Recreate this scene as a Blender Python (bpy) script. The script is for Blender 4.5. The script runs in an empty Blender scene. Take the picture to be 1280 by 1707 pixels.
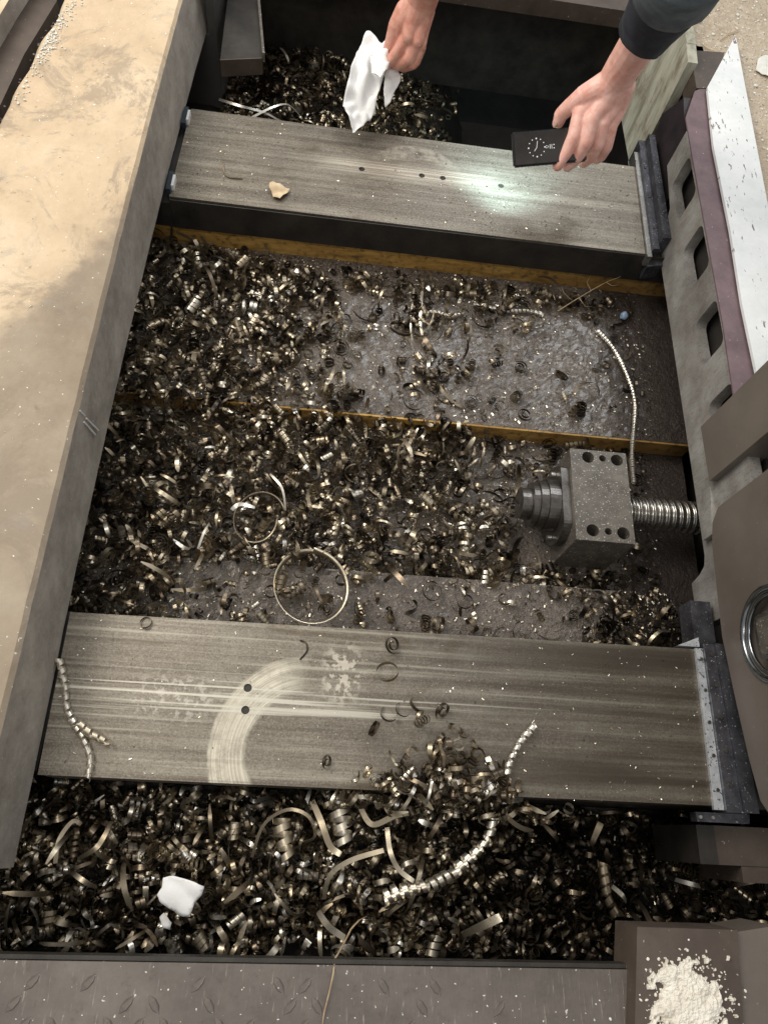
import bpy, bmesh, math, random
import numpy as np
from mathutils import Vector, Matrix, noise as mnoise

scn = bpy.context.scene
COL = scn.collection
rnd = random.Random(7)
nr = np.random.default_rng(11)

# ------------------------------------------------------------------ camera, light, exposure
CAM = Vector((0.36585, -0.05220, 1.10660))
EUL = (0.41490, -0.11067, 0.04283)
FPX = 1190.0
cd = bpy.data.cameras.new('camera'); cam = bpy.data.objects.new('camera', cd); COL.objects.link(cam)
cam.location = CAM; cam.rotation_euler = EUL
cd.sensor_fit = 'HORIZONTAL'; cd.sensor_width = 36.0; cd.lens = FPX / 1280 * 36
cd.clip_start = 0.02; cd.clip_end = 50
scn.camera = cam

w = bpy.data.worlds.new('World'); scn.world = w; w.use_nodes = True
w.node_tree.nodes['Background'].inputs[0].default_value = (1.0, 0.98, 0.96, 1)
w.node_tree.nodes['Background'].inputs[1].default_value = 0.50

def area(name, loc, target, size, power, col, sy=None):
    l = bpy.data.lights.new(name, 'AREA'); l.energy = power; l.color = col
    l.shape = 'RECTANGLE'; l.size = size; l.size_y = sy or size
    o = bpy.data.objects.new(name, l); COL.objects.link(o); o.location = loc
    o.rotation_euler = (Vector(target) - Vector(loc)).to_track_quat('-Z', 'Y').to_euler()
    return o
area('hall_lamp', (-1.35, 1.7, 2.3), (0.1, 0.7, 0), 1.7, 80, (1.0, 0.94, 0.85))
area('roof_light', (1.6, 3.4, 3.2), (0.8, 0.9, 0), 1.5, 46, (0.90, 0.95, 1.0), 0.7)
area('strip_lamp', (0.1, -0.9, 3.4), (0.4, 0.5, 0), 1.6, 22, (1.0, 0.96, 0.90), 0.3)

scn.view_settings.view_transform = 'Standard'; scn.view_settings.look = 'None'
scn.view_settings.exposure = 0.0; scn.view_settings.gamma = 1.0
try:
    scn.cycles.use_denoising = True
    scn.cycles.max_bounces = 8
except Exception: pass

# ------------------------------------------------------------------ surveying: photo pixel -> point on a known plane
RM = cam.rotation_euler.to_matrix()
def ray(px, py): return RM @ Vector(((px - 640) / FPX, -(py - 853.5) / FPX, -1.0))
def at(px, py, z=0.0):
    d = ray(px, py); return CAM + d * ((z - CAM.z) / d.z)
def atx(px, py, x):
    d = ray(px, py); return CAM + d * ((x - CAM.x) / d.x)

# ------------------------------------------------------------------ node materials
def ramp(nt, stops):
    r = nt.nodes.new('ShaderNodeValToRGB'); e = r.color_ramp.elements
    while len(e) > 1: e.remove(e[-1])
    e[0].position, e[0].color = stops[0][0], (*stops[0][1], 1)
    for p, c in stops[1:]:
        n = e.new(p); n.color = (*c, 1)
    return r
class N:
    def __init__(s, name):
        s.m = bpy.data.materials.new(name); s.m.use_nodes = True; s.t = s.m.node_tree
        s.b = s.t.nodes['Principled BSDF']
        s.tc = s.t.nodes.new('ShaderNodeTexCoord')
    def link(s, a, b): s.t.links.new(a, b)
    def new(s, k): return s.t.nodes.new(k)
    def mapped(s, scale=(1, 1, 1), rot=(0, 0, 0)):
        m = s.new('ShaderNodeMapping'); m.inputs['Scale'].default_value = scale; m.inputs['Rotation'].default_value = rot
        s.link(s.tc.outputs['Object'], m.inputs[0]); return m.outputs[0]
    def noise(s, scale, detail=4, rough=.6, stretch=(1, 1, 1), rot=(0, 0, 0), dist=0):
        n = s.new('ShaderNodeTexNoise'); n.inputs['Scale'].default_value = scale; n.inputs['Detail'].default_value = detail
        n.inputs['Roughness'].default_value = rough; n.inputs['Distortion'].default_value = dist
        s.link(s.mapped(stretch, rot), n.inputs['Vector']); return n.outputs[0]
    def rampf(s, fac, stops):
        r = ramp(s.t, stops); s.link(fac, r.inputs[0]); return r.outputs[0]
    def math(s, op, a, b=None, c=None, clamp=False):
        n = s.new('ShaderNodeMath'); n.operation = op; n.use_clamp = clamp
        for i, v in enumerate((a, b, c)):
            if v is None: continue
            if isinstance(v, (int, float)): n.inputs[i].default_value = v
            else: s.link(v, n.inputs[i])
        return n.outputs[0]
    def mix(s, fac, a, b, mode='MIX'):
        n = s.new('ShaderNodeMix'); n.data_type = 'RGBA'; n.blend_type = mode
        for i, v in ((0, fac), (6, a), (7, b)):
            if isinstance(v, (int, float)): n.inputs[i].default_value = v
            elif isinstance(v, tuple): n.inputs[i].default_value = (*v, 1) if len(v) == 3 else v
            else: s.link(v, n.inputs[i])
        return n.outputs[2]
    def smooth(s, v, lo, hi):
        n = s.new('ShaderNodeMapRange'); n.interpolation_type = 'SMOOTHSTEP'
        n.inputs[1].default_value = lo; n.inputs[2].default_value = hi
        s.link(v, n.inputs[0]); return n.outputs[0]
    def xyz(s):
        n = s.new('ShaderNodeSeparateXYZ'); s.link(s.tc.outputs['Object'], n.inputs[0]); return n.outputs
    def base(s, c):
        if isinstance(c, tuple): s.b.inputs['Base Color'].default_value = (*c, 1)
        else: s.link(c, s.b.inputs['Base Color'])
        return s
    def set(s, rough=.5, metal=0., spec=None):
        for k, v in (('Roughness', rough), ('Metallic', metal)):
            if isinstance(v, (int, float)): s.b.inputs[k].default_value = v
            else: s.link(v, s.b.inputs[k])
        if spec is not None: s.b.inputs['Specular IOR Level'].default_value = spec
        return s
    def bump(s, h, strength=.3, dist=.002):
        n = s.new('ShaderNodeBump'); n.inputs['Strength'].default_value = strength; n.inputs['Distance'].default_value = dist
        s.link(h, n.inputs['Height']); s.link(n.outputs[0], s.b.inputs['Normal']); return s

def simple(name, c1, c2, scale=20, rough=.5, metal=0., bumps=.15, bd=.001, stretch=(1, 1, 1), speck=None, fine=400, rot=(0, 0, 0)):
    n = N(name)
    f = n.noise(scale, 6, .65, stretch, rot)
    c = n.rampf(f, [(.32, c1), (.68, c2)])
    if speck:
        sp = n.noise(speck[1], 2, .5)
        c = n.mix(n.smooth(sp, speck[2], speck[2] + .06), c, speck[0])
    n.base(c)
    g = n.noise(fine, 3, .6, stretch, rot)
    h = n.math('ADD', n.math('MULTIPLY', f, 1.5), g)
    rr = n.math('ADD', n.math('MULTIPLY', g, .25), rough - .12) if rough < .95 else rough
    n.set(rr, metal).bump(h, bumps, bd)
    return n.m

def make_concrete():
    n = N('dusty_concrete')
    x, y, z = n.xyz()
    a = at(240, 335, .14); b = at(0, 575, .14)
    # edge of the pale dust: a line from a to b
    dx, dy = b.x - a.x, b.y - a.y; L = math.hypot(dx, dy)
    d = n.math('ADD', n.math('MULTIPLY', x, dy / L), n.math('MULTIPLY', y, -dx / L))
    off = -(a.x * dy / L - a.y * dx / L)
    d = n.math('ADD', d, off)
    big = n.noise(11, 7, .7)
    d = n.math('ADD', d, n.math('MULTIPLY', n.math('SUBTRACT', big, .5), .16))
    m = n.smooth(d, -.02, .045)
    m2 = n.noise(4, 6, .7)
    pale = n.rampf(m2, [(.3, (.45, .335, .215)), (.52, (.57, .445, .30)), (.72, (.68, .56, .405))])
    dirt = n.rampf(m2, [(.3, (.22, .172, .122)), (.5, (.305, .245, .178)), (.72, (.39, .325, .245))])
    c = n.mix(m, dirt, pale)
    blot = n.noise(6.5, 8, .78, (1, .8, 1), (0, 0, 0), .6)
    c = n.mix(n.math('MULTIPLY', n.smooth(blot, .50, .60), .6), c, (.25, .20, .15))
    c = n.mix(n.math('MULTIPLY', n.smooth(n.noise(17, 7, .75), .55, .68), .35), c, (.30, .275, .235))
    st = n.noise(30, 5, .7, (1, .35, 1))
    c = n.mix(n.math('MULTIPLY', n.smooth(st, .5, .75), .35), c, (.33, .26, .19))
    sp = n.noise(150, 2, .5)
    c = n.mix(n.smooth(sp, .70, .74), c, (.75, .70, .60))
    pit = n.noise(60, 4, .6)
    c = n.mix(n.math('MULTIPLY', n.smooth(pit, .66, .72), .5), c, (.2, .15, .1))
    # worn steel/concrete inner face
    nz = n.new('ShaderNodeNewGeometry'); s = n.new('ShaderNodeSeparateXYZ'); n.link(nz.outputs['True Normal'], s.inputs[0])
    side = n.math('LESS_THAN', s.outputs[2], .5)
    sc = n.noise(14, 7, .75)
    sidec = n.rampf(sc, [(.25, (.20, .178, .15)), (.5, (.36, .325, .28)), (.75, (.52, .48, .42))])
    sidec = n.mix(n.smooth(sp, .70, .74), sidec, (.5, .46, .4))
    c = n.mix(side, c, sidec)
    n.base(c).set(.85)
    n.bump(n.math('ADD', n.noise(90, 5, .7), n.math('MULTIPLY', big, 2)), .35, .002)
    return n.m

def make_rail(name, wear):
    n = N(name)
    x, y, z = n.xyz()
    s1 = n.noise(1, 6, .65, (1.1, 55, 1)); s2 = n.noise(1, 4, .6, (3, 320, 1)); s3 = n.noise(1, 5, .7, (.7, 24, 1))
    gm = n.noise(330, 3, .7, (.6, 1, 1)); mt = n.noise(22, 6, .75, (.7, 1.5, 1))
    f = n.math('ADD', n.math('MULTIPLY', s1, .42), n.math('ADD', n.math('MULTIPLY', s2, .13), n.math('ADD', n.math('MULTIPLY', s3, .25), n.math('ADD', n.math('MULTIPLY', gm, .16), n.math('MULTIPLY', mt, .16)))))
    c = n.rampf(f, [(.40, (.070, .058, .043)), (.52, (.155, .133, .104)), (.60, (.245, .218, .174)), (.72, (.44, .405, .335))])
    bl = n.noise(7, 6, .7)
    c = n.mix(n.math('MULTIPLY', n.smooth(bl, .5, .68), .4), c, (.15, .125, .10))
    g = n.noise(420, 2, .6)
    c = n.mix(n.math('MULTIPLY', n.smooth(g, .45, .7), .35), c, (.42, .39, .33))
    c = n.mix(n.math('MULTIPLY', n.smooth(n.noise(260, 2, .5), .60, .68), .5), c, (.10, .085, .07))
    stn = n.noise(1, 7, .75, (4, 13, 1), (0, 0, .05), .8)
    c = n.mix(n.math('MULTIPLY', n.smooth(stn, .52, .66), .55), c, (.105, .078, .048))
    c = n.mix(n.math('MULTIPLY', n.smooth(n.noise(1, 6, .7, (3, 60, 1), (0, 0, -.12)), .62, .70), .35), c, (.36, .33, .27))
    rg = n.math('ADD', .24, n.math('ADD', n.math('MULTIPLY', s1, .22), n.math('MULTIPLY', mt, .20)))
    if wear == 'front':
        # swept wear arc left by a cutter, and bright scuffed lines through the middle of the way
        cx, cy = .372, .045
        r = n.math('SQRT', n.math('ADD', n.math('POWER', n.math('ABSOLUTE', n.math('SUBTRACT', x, cx)), 2.), n.math('POWER', n.math('ABSOLUTE', n.math('SUBTRACT', y, cy)), 2.)))
        rn = n.math('ADD', r, n.math('MULTIPLY', n.math('SUBTRACT', n.noise(20, 4, .6), .5), .012))
        band = n.math('MULTIPLY', n.smooth(rn, .087, .096), n.math('SUBTRACT', 1., n.smooth(rn, .141, .147)))
        band = n.math('MULTIPLY', band, n.math('SUBTRACT', 1., n.smooth(x, .315, .375)))
        rings = n.new('ShaderNodeTexNoise'); rings.inputs['Scale'].default_value = 1; rings.inputs['Detail'].default_value = 4
        cb = n.new('ShaderNodeCombineXYZ'); n.link(n.math('MULTIPLY', r, 420.), cb.inputs[0]); n.link(n.math('MULTIPLY', n.math('ADD', x, y), 3.), cb.inputs[1]); n.link(cb.outputs[0], rings.inputs['Vector'])
        bc = n.rampf(rings.outputs[0], [(.3, (.38, .345, .27)), (.5, (.56, .52, .42)), (.7, (.74, .70, .58))])
        c = n.mix(n.math('MULTIPLY', band, n.math('ADD', .52, n.math('MULTIPLY', n.smooth(n.noise(34, 5, .75), .36, .62), .42))), c, bc)
        ln = n.noise(1, 3, .5, (1.6, 130, 1))
        mid = n.math('MULTIPLY', n.smooth(y, .075, .105), n.math('SUBTRACT', 1., n.smooth(y, .14, .165)))
        lx = n.math('SUBTRACT', 1., n.smooth(x, .45, .9))
        c = n.mix(n.math('MULTIPLY', n.math('MULTIPLY', n.smooth(ln, .55, .64), mid), n.math('ADD', .2, n.math('MULTIPLY', lx, .65))), c, (.62, .59, .50))
        l2 = n.noise(1, 4, .6, (.9, 75, 1))
        c = n.mix(n.math('MULTIPLY', n.smooth(l2, .56, .68), n.math('ADD', .12, n.math('MULTIPLY', lx, .42))), c, (.50, .465, .385))
        c = n.mix(n.math('MULTIPLY', n.smooth(l2, .46, .34), .45), c, (.09, .075, .058))
        # oil-splash bloom
        px_, py_ = n.math('SUBTRACT', x, .415), n.math('SUBTRACT', y, .165)
        rr = n.math('SQRT', n.math('ADD', n.math('MULTIPLY', px_, px_), n.math('MULTIPLY', n.math('MULTIPLY', py_, py_), .5)))
        vo = n.new('ShaderNodeTexVoronoi'); vo.feature = 'DISTANCE_TO_EDGE'; vo.inputs['Scale'].default_value = 90; n.link(n.mapped(), vo.inputs['Vector'])
        sm = n.math('MULTIPLY', n.math('SUBTRACT', 1., n.smooth(rr, .015, .045)), n.smooth(n.noise(70, 4, .6), .5, .58))
        c = n.mix(n.math('MULTIPLY', sm, .75), c, (.66, .60, .50))
        px_, py_ = n.math('SUBTRACT', x, .17), n.math('SUBTRACT', y, .115)
        rr = n.math('SQRT', n.math('ADD', n.math('MULTIPLY', n.math('MULTIPLY', px_, px_), .3), n.math('MULTIPLY', py_, py_)))
        sm = n.math('MULTIPLY', n.math('SUBTRACT', 1., n.smooth(rr, .015, .05)), n.smooth(n.noise(95, 4, .7), .5, .6))
        c = n.mix(n.math('MULTIPLY', sm, .55), c, (.60, .56, .50))
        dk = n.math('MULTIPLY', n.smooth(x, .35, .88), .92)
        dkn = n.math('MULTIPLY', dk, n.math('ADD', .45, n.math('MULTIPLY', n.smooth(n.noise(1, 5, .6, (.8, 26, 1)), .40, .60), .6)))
        c = n.mix(dkn, c, (.062, .049, .036))  # shade and oil film toward the right end, painted into the way's colour
    else:
        mid = n.math('MULTIPLY', n.smooth(y, 1.225, 1.245), n.math('SUBTRACT', 1., n.smooth(y, 1.262, 1.285)))
        lx = n.math('MULTIPLY', n.smooth(x, .25, .36), n.math('SUBTRACT', 1., n.smooth(x, .58, .75)))
        c = n.mix(n.math('MULTIPLY', n.math('MULTIPLY', mid, lx), n.math('ADD', .25, n.math('MULTIPLY', n.smooth(s2, .4, .6), .6))), c, (.62, .56, .46))
        # swept scuff behind the oil holes
        px_, py_ = n.math('SUBTRACT', x, .50), n.math('SUBTRACT', y, 1.22)
        r = n.math('SQRT', n.math('ADD', n.math('MULTIPLY', px_, px_), n.math('MULTIPLY', py_, py_)))
        band = n.math('MULTIPLY', n.smooth(r, .075, .085), n.math('SUBTRACT', 1., n.smooth(r, .11, .12)))
        band = n.math('MULTIPLY', band, n.smooth(y, 1.26, 1.30))
        c = n.mix(n.math('MULTIPLY', band, n.math('MULTIPLY', n.smooth(n.noise(60, 4, .6, (1, 1, 1)), .35, .65), .5)), c, (.50, .45, .37))
    n.base(c).set(rg, .55)
    n.bump(n.math('ADD', n.math('MULTIPLY', s2, .5), n.math('ADD', g, gm)), .25, .0008)
    return n.m

def make_chip():
    n = N('curled_steel')
    a = n.new('ShaderNodeAttribute'); a.attribute_name = 'tone'
    t = a.outputs['Fac']
    c = n.rampf(t, [(0, (.05, .042, .035)), (.35, (.18, .142, .10)), (.62, (.42, .35, .245)), (.85, (.66, .58, .44)), (1, (.82, .79, .72))])
    f = n.noise(160, 4, .6)
    c = n.mix(n.math('MULTIPLY', n.smooth(f, .5, .7), .35), c, (.09, .075, .06))
    r = n.math('ADD', n.math('MULTIPLY', f, .3), .20)
    n.base(c).set(r, .92)
    n.bump(n.noise(600, 2, .5), .15, .0004)
    return n.m

def make_castfloor():
    n = N('oily_cast_iron')
    f = n.noise(9, 7, .7); g = n.noise(150, 4, .65); v = n.noise(330, 3, .6)
    c = n.rampf(f, [(.3, (.095, .078, .064)), (.55, (.165, .140, .118)), (.75, (.235, .205, .175))])
    c = n.mix(n.math('MULTIPLY', n.smooth(g, .50, .70), .40), c, (.40, .36, .315))
    c = n.mix(n.math('MULTIPLY', n.smooth(v, .56, .68), .5), c, (.07, .056, .046))
    x, y, z = n.xyz()
    # the far right of the bed is soaked in black oil
    m = n.smooth(n.math('ADD', x, n.math('MULTIPLY', n.math('SUBTRACT', f, .5), .22)), .90, .99)
    c = n.mix(n.math('MULTIPLY', m, .85), c, (.030, .020, .016))
    n.base(c).set(n.math('ADD', .12, n.math('MULTIPLY', n.math('ADD', g, f), .26)), .35)
    n.b.inputs['Coat Weight'].default_value = .55; n.b.inputs['Coat Roughness'].default_value = .24
    n.bump(n.math('ADD', n.math('MULTIPLY', g, 1.0), n.math('MULTIPLY', v, .7)), 1.0, .004)
    return n.m

def make_ochre():
    n = N('ochre_primer')
    f = n.noise(1, 6, .7, (14, 14, 60)); g = n.noise(60, 5, .7)
    c = n.rampf(f, [(.3, (.22, .12, .032)), (.5, (.47, .27, .068)), (.7, (.64, .41, .12))])
    c = n.mix(n.math('MULTIPLY', n.smooth(g, .5, .66), .7), c, (.06, .04, .02))
    x, y, z = n.xyz()
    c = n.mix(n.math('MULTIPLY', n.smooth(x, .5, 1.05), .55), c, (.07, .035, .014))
    n.base(c).set(.55).bump(g, .3, .001)
    return n.m

def make_slotplate():
    n = N('ground_steel_plate')
    f = n.noise(1, 5, .7, (200, 200, 45), (math.radians(40), 0, 0)); b = n.noise(12, 6, .65)
    c = n.rampf(b, [(.3, (.20, .185, .165)), (.5, (.34, .325, .30)), (.7, (.50, .50, .48))])
    c = n.mix(n.math('MULTIPLY', n.smooth(f, .48, .68), .4), c, (.15, .135, .125))
    sp = n.noise(320, 2, .5); c = n.mix(n.math('MULTIPLY', n.smooth(sp, .62, .68), .6), c, (.08, .07, .06))
    n.base(c).set(n.math('ADD', .35, n.math('MULTIPLY', f, .2)), .35).bump(f, .25, .0006)
    return n.m

def make_white():
    n = N('chipped_white_paint')
    f = n.noise(1, 4, .6, (150, 38, 20), (0, 0, math.radians(-38))); b = n.noise(14, 6, .7)
    c = n.rampf(b, [(.3, (.66, .69, .69)), (.6, (.80, .82, .82))])
    k = n.math('ADD', n.math('MULTIPLY', f, .7), n.math('MULTIPLY', b, .35))
    c = n.mix(n.smooth(k, .615, .65), c, (.17, .14, .135))
    n.base(c).set(.6).bump(k, .3, .001)
    return n.m

def make_timber():
    n = N('flaked_green_timber')
    f = n.noise(1, 6, .7, (30, 26, 5), (math.radians(22), 0, 0)); b = n.noise(9, 6, .7)
    c = n.rampf(f, [(.3, (.16, .15, .11)), (.48, (.36, .355, .28)), (.6, (.47, .465, .38)), (.75, (.62, .60, .50))])
    c = n.mix(n.math('MULTIPLY', n.smooth(b, .52, .66), .6), c, (.12, .075, .035))
    n.base(c).set(.8).bump(f, .7, .003)
    return n.m

def make_ground():
    n = N('gritty_ground')
    f = n.noise(7, 7, .7); g = n.noise(70, 5, .7); s = n.noise(200, 2, .5)
    c = n.rampf(f, [(.3, (.36, .29, .21)), (.55, (.48, .40, .30)), (.75, (.58, .50, .40))])
    c = n.mix(n.math('MULTIPLY', n.smooth(g, .48, .66), .6), c, (.66, .58, .47))
    c = n.mix(n.smooth(s, .64, .69), c, (.20, .15, .11))
    n.base(c).set(.9).bump(n.math('ADD', g, s), .9, .004)
    return n.m

def make_checker():
    n = N('worn_tread_plate')
    f = n.noise(6, 7, .7); g = n.noise(80, 5, .7); sc = n.noise(1, 4, .6, (260, 30, 30), (0, 0, .9)); s = n.noise(150, 2, .5)
    c = n.rampf(f, [(.3, (.088, .075, .064)), (.55, (.148, .128, .112)), (.75, (.205, .185, .165))])
    c = n.mix(n.math('MULTIPLY', n.smooth(sc, .6, .72), .5), c, (.40, .36, .31))
    c = n.mix(n.math('MULTIPLY', n.smooth(g, .55, .7), .4), c, (.085, .065, .05))
    c = n.mix(n.smooth(s, .70, .73), c, (.62, .58, .52))
    n.base(c).set(n.math('ADD', .38, n.math('MULTIPLY', g, .3)), .3).bump(n.math('ADD', g, sc), .3, .001)
    return n.m

def make_skin(name, tint):
    n = N(name)
    f = n.noise(48, 6, .68); g = n.noise(300, 3, .65); wv = n.noise(1, 3, .6, (190, 80, 190))
    c = n.rampf(f, [(.3, tuple(v * k for v, k in zip(tint, (.84, .62, .56)))), (.6, tint), (.8, tuple(min(1, v * 1.06) for v in tint))])
    c = n.mix(n.math('MULTIPLY', n.smooth(g, .52, .7), .32), c, tuple(v * .75 for v in tint))
    n.base(c).set(.46)
    n.b.inputs['Subsurface Weight'].default_value = .12
    n.b.inputs['Subsurface Radius'].default_value = (.01, .004, .002)
    n.b.inputs['Subsurface Scale'].default_value = .6
    n.bump(n.math('ADD', g, n.math('MULTIPLY', wv, 1.2)), .35, .0008)
    return n.m

def emit(name, col, s):
    n = N(name); n.base((.02, .02, .02)); n.b.inputs['Emission Color'].default_value = (*col, 1); n.b.inputs['Emission Strength'].default_value = s
    return n.m

MT = {}
MT['concrete'] = make_concrete()
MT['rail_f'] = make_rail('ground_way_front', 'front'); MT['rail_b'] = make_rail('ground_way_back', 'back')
MT['chip'] = make_chip(); MT['castfloor'] = make_castfloor(); MT['ochre'] = make_ochre()
MT['slot'] = make_slotplate(); MT['white'] = make_white(); MT['timber'] = make_timber(); MT['ground'] = make_ground()
MT['checker'] = make_checker()
MT['darkiron'] = simple('dark_oiled_iron', (.016, .014, .012), (.045, .04, .034), 18, .5, .2, .3)
MT['pit'] = simple('pit_grime_shade', (.010, .009, .008), (.028, .024, .02), 12, .6, 0, .5, .003)  # near-black grime, also used as painted shade behind the slots
MT['mauve'] = simple('mauve_red_oxide', (.115, .075, .085), (.185, .125, .135), 22, .6, 0, .25, .001, speck=((.40, .34, .33), 160, .70))
MT['recess'] = simple('dark_mauve_iron', (.018, .014, .016), (.04, .03, .034), 16, .5, .1, .3)
MT['brown'] = simple('brown_steel', (.052, .038, .030), (.11, .084, .067), 9, .55, .15, .3, .001, speck=((.4, .36, .3), 170, .71))
MT['column'] = simple('taupe_machine_paint', (.118, .099, .083), (.172, .147, .125), 5, .40, .1, .18, .0008, speck=((.25, .22, .19), 150, .71))
MT['block'] = simple('milled_block', (.095, .083, .070), (.185, .166, .14), 45, .42, .4, .2, .0008, speck=((.62, .60, .55), 330, .64))
MT['block2'] = simple('grimy_grey_paint', (.06, .058, .055), (.11, .107, .10), 7, .55, .1, .2, .001)
MT['steel'] = simple('bright_steel', (.34, .33, .31), (.58, .57, .54), 30, .3, .9, .15, .0005, speck=((.06, .06, .06), 160, .66))
MT['nut'] = simple('nut_steel', (.085, .077, .07), (.22, .205, .19), 30, .3, .85, .12, .0005)
MT['screw'] = simple('screw_steel', (.30, .285, .26), (.52, .50, .46), 50, .24, .95, .1, .0004)
MT['wiper'] = simple('oiled_wiper_steel', (.035, .035, .042), (.12, .12, .135), 35, .36, .6, .4, .001, speck=((.5, .5, .52), 300, .66))
MT['lip'] = simple('aluminium_lip', (.50, .54, .58), (.82, .85, .88), 90, .38, .7, .4, .0008, speck=((.10, .10, .11), 260, .62))
MT['cloth'] = simple('white_tissue', (.80, .80, .79), (.90, .90, .89), 25, .9, 0, .3, .001)
MT['powder'] = simple('cream_powder', (.68, .63, .53), (.88, .84, .75), 40, .95, 0, .8, .003, fine=260)
MT['leaf'] = simple('dry_leaf', (.46, .34, .20), (.70, .57, .38), 60, .8, 0, .4, .001)
MT['twig'] = simple('dry_twig', (.30, .20, .11), (.52, .40, .26), 90, .8, 0, .3, .001)
MT['sleeve'] = simple('navy_cloth', (.012, .014, .022), (.028, .032, .046), 60, .85, 0, .4, .001, fine=700)
MT['jacket'] = simple('slate_cloth', (.06, .075, .085), (.13, .155, .17), 30, .85, 0, .4, .001, fine=600)
MT['phone'] = simple('phone_body', (.012, .012, .013), (.02, .02, .022), 30, .25, 0, .05, .0005)
MT['screen'] = simple('phone_glass', (.030, .026, .024), (.042, .037, .034), 30, .22, 0, .02, .0002)
MT['glow'] = emit('clock_pixels', (.95, .93, .9), .9)
MT['led'] = emit('torch_led', (.85, 1, .98), 25)
MT['chrome'] = simple('chrome', (.20, .215, .23), (.32, .345, .36), 30, .22, 1., .05, .0005)
MT['black'] = simple('black_gap', (.006, .006, .006), (.012, .012, .012), 30, .6)
MT['skin1'] = make_skin('ruddy_skin', (.68, .36, .28)); MT['skin2'] = make_skin('pale_skin', (.86, .53, .45))
MT['nail'] = simple('nail', (.62, .36, .30), (.70, .43, .37), 60, .3)
MT['pad'] = simple('navy_plastic', (.012, .02, .03), (.03, .045, .06), 40, .4)
MT['whitepad'] = simple('white_plastic', (.62, .62, .6), (.78, .78, .76), 60, .5)
MT['bead'] = simple('blue_scale', (.10, .16, .25), (.35, .46, .60), 90, .3)
MT['debris'] = simple('white_flake', (.62, .62, .56), (.78, .78, .72), 60, .8, 0, .4)

# ------------------------------------------------------------------ object helpers
def link(o, parent=None):
    COL.objects.link(o)
    if parent is not None: o.parent = parent
    return o
def tag(o, label=None, cat=None, group=None, kind=None):
    if label: o['label'] = label
    if cat: o['category'] = cat
    if group: o['group'] = group
    if kind: o['kind'] = kind
    return o
def empty(name, loc, label, cat, group=None):
    o = bpy.data.objects.new(name, None); o.empty_display_size = .02; COL.objects.link(o); o.location = loc
    return tag(o, label, cat, group)
def obj(name, bm, mat, parent=None, smooth=False, bevel=0, origin=None):
    """bm is in world coordinates; with a parent (or an origin) the vertices become relative to it"""
    off = Vector(parent['_o']) if parent is not None and '_o' in parent else (parent.location.copy() if parent is not None else (Vector(origin) if origin else Vector((0, 0, 0))))
    if bevel:
        bmesh.ops.bevel(bm, geom=[e for e in bm.edges if len(e.link_faces) == 2 and e.calc_face_angle(0) > .5], offset=bevel, segments=2, affect='EDGES', profile=.6)
    bmesh.ops.recalc_face_normals(bm, faces=bm.faces)
    if off.length: bmesh.ops.translate(bm, verts=bm.verts, vec=-off)
    me = bpy.data.meshes.new(name); bm.to_mesh(me); bm.free(); me.materials.append(mat)
    if smooth: me.polygons.foreach_set('use_smooth', [True] * len(me.polygons))
    o = link(bpy.data.objects.new(name, me), parent)
    if origin and parent is None: o.location = off
    return o
def box(bm, x0, x1, y0, y1, z0, z1):
    vs = [bm.verts.new((x, y, z)) for z in (z0, z1) for y in (y0, y1) for x in (x0, x1)]
    for f in ((0, 2, 3, 1), (4, 5, 7, 6), (0, 1, 5, 4), (2, 6, 7, 3), (0, 4, 6, 2), (1, 3, 7, 5)): bm.faces.new([vs[i] for i in f])
    return vs
def B(*b):
    bm = bmesh.new()
    for q in b: box(bm, *q)
    return bm
def prism(pts, z0, z1, bm=None):
    bm = bm or bmesh.new()
    lo = [bm.verts.new((p[0], p[1], z0)) for p in pts]; hi = [bm.verts.new((p[0], p[1], z1)) for p in pts]
    bm.faces.new(lo[::-1]); bm.faces.new(hi)
    for i in range(len(pts)):
        j = (i + 1) % len(pts); bm.faces.new((lo[i], lo[j], hi[j], hi[i]))
    return bm
def prism_x(pts, x0, x1, bm=None):
    bm = bm or bmesh.new()
    lo = [bm.verts.new((x0, p[0], p[1])) for p in pts]; hi = [bm.verts.new((x1, p[0], p[1])) for p in pts]
    bm.faces.new(lo); bm.faces.new(hi[::-1])
    for i in range(len(pts)):
        j = (i + 1) % len(pts); bm.faces.new((lo[j], lo[i], hi[i], hi[j]))
    return bm
def cyl(bm, p0, p1, r0, r1=None, n=24, caps=True):
    p0, p1 = Vector(p0), Vector(p1); r1 = r0 if r1 is None else r1
    d = (p1 - p0); q = d.to_track_quat('Z', 'Y').to_matrix()
    a = [bm.verts.new(p0 + q @ Vector((r0 * math.cos(t), r0 * math.sin(t), 0))) for t in [2 * math.pi * i / n for i in range(n)]]
    b = [bm.verts.new(p1 + q @ Vector((r1 * math.cos(t), r1 * math.sin(t), 0))) for t in [2 * math.pi * i / n for i in range(n)]]
    for i in range(n):
        j = (i + 1) % n; bm.faces.new((a[i], a[j], b[j], b[i]))
    if caps: bm.faces.new(a[::-1]); bm.faces.new(b)
    return bm
def tube(pts, r, n=6, bm=None, taper=1.0):
    bm = bm or bmesh.new(); P = [Vector(p) for p in pts]; rings = []
    for i, p in enumerate(P):
        d = (P[min(i + 1, len(P) - 1)] - P[max(i - 1, 0)]).normalized(); q = d.to_track_quat('Z', 'Y').to_matrix()
        rr = r * (1 + (taper - 1) * i / max(1, len(P) - 1))
        rings.append([bm.verts.new(p + q @ Vector((rr * math.cos(2 * math.pi * k / n), rr * math.sin(2 * math.pi * k / n), 0))) for k in range(n)])
    for a, b in zip(rings, rings[1:]):
        for k in range(n): bm.faces.new((a[k], a[(k + 1) % n], b[(k + 1) % n], b[k]))
    bm.faces.new(rings[0][::-1]); bm.faces.new(rings[-1])
    return bm
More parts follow.
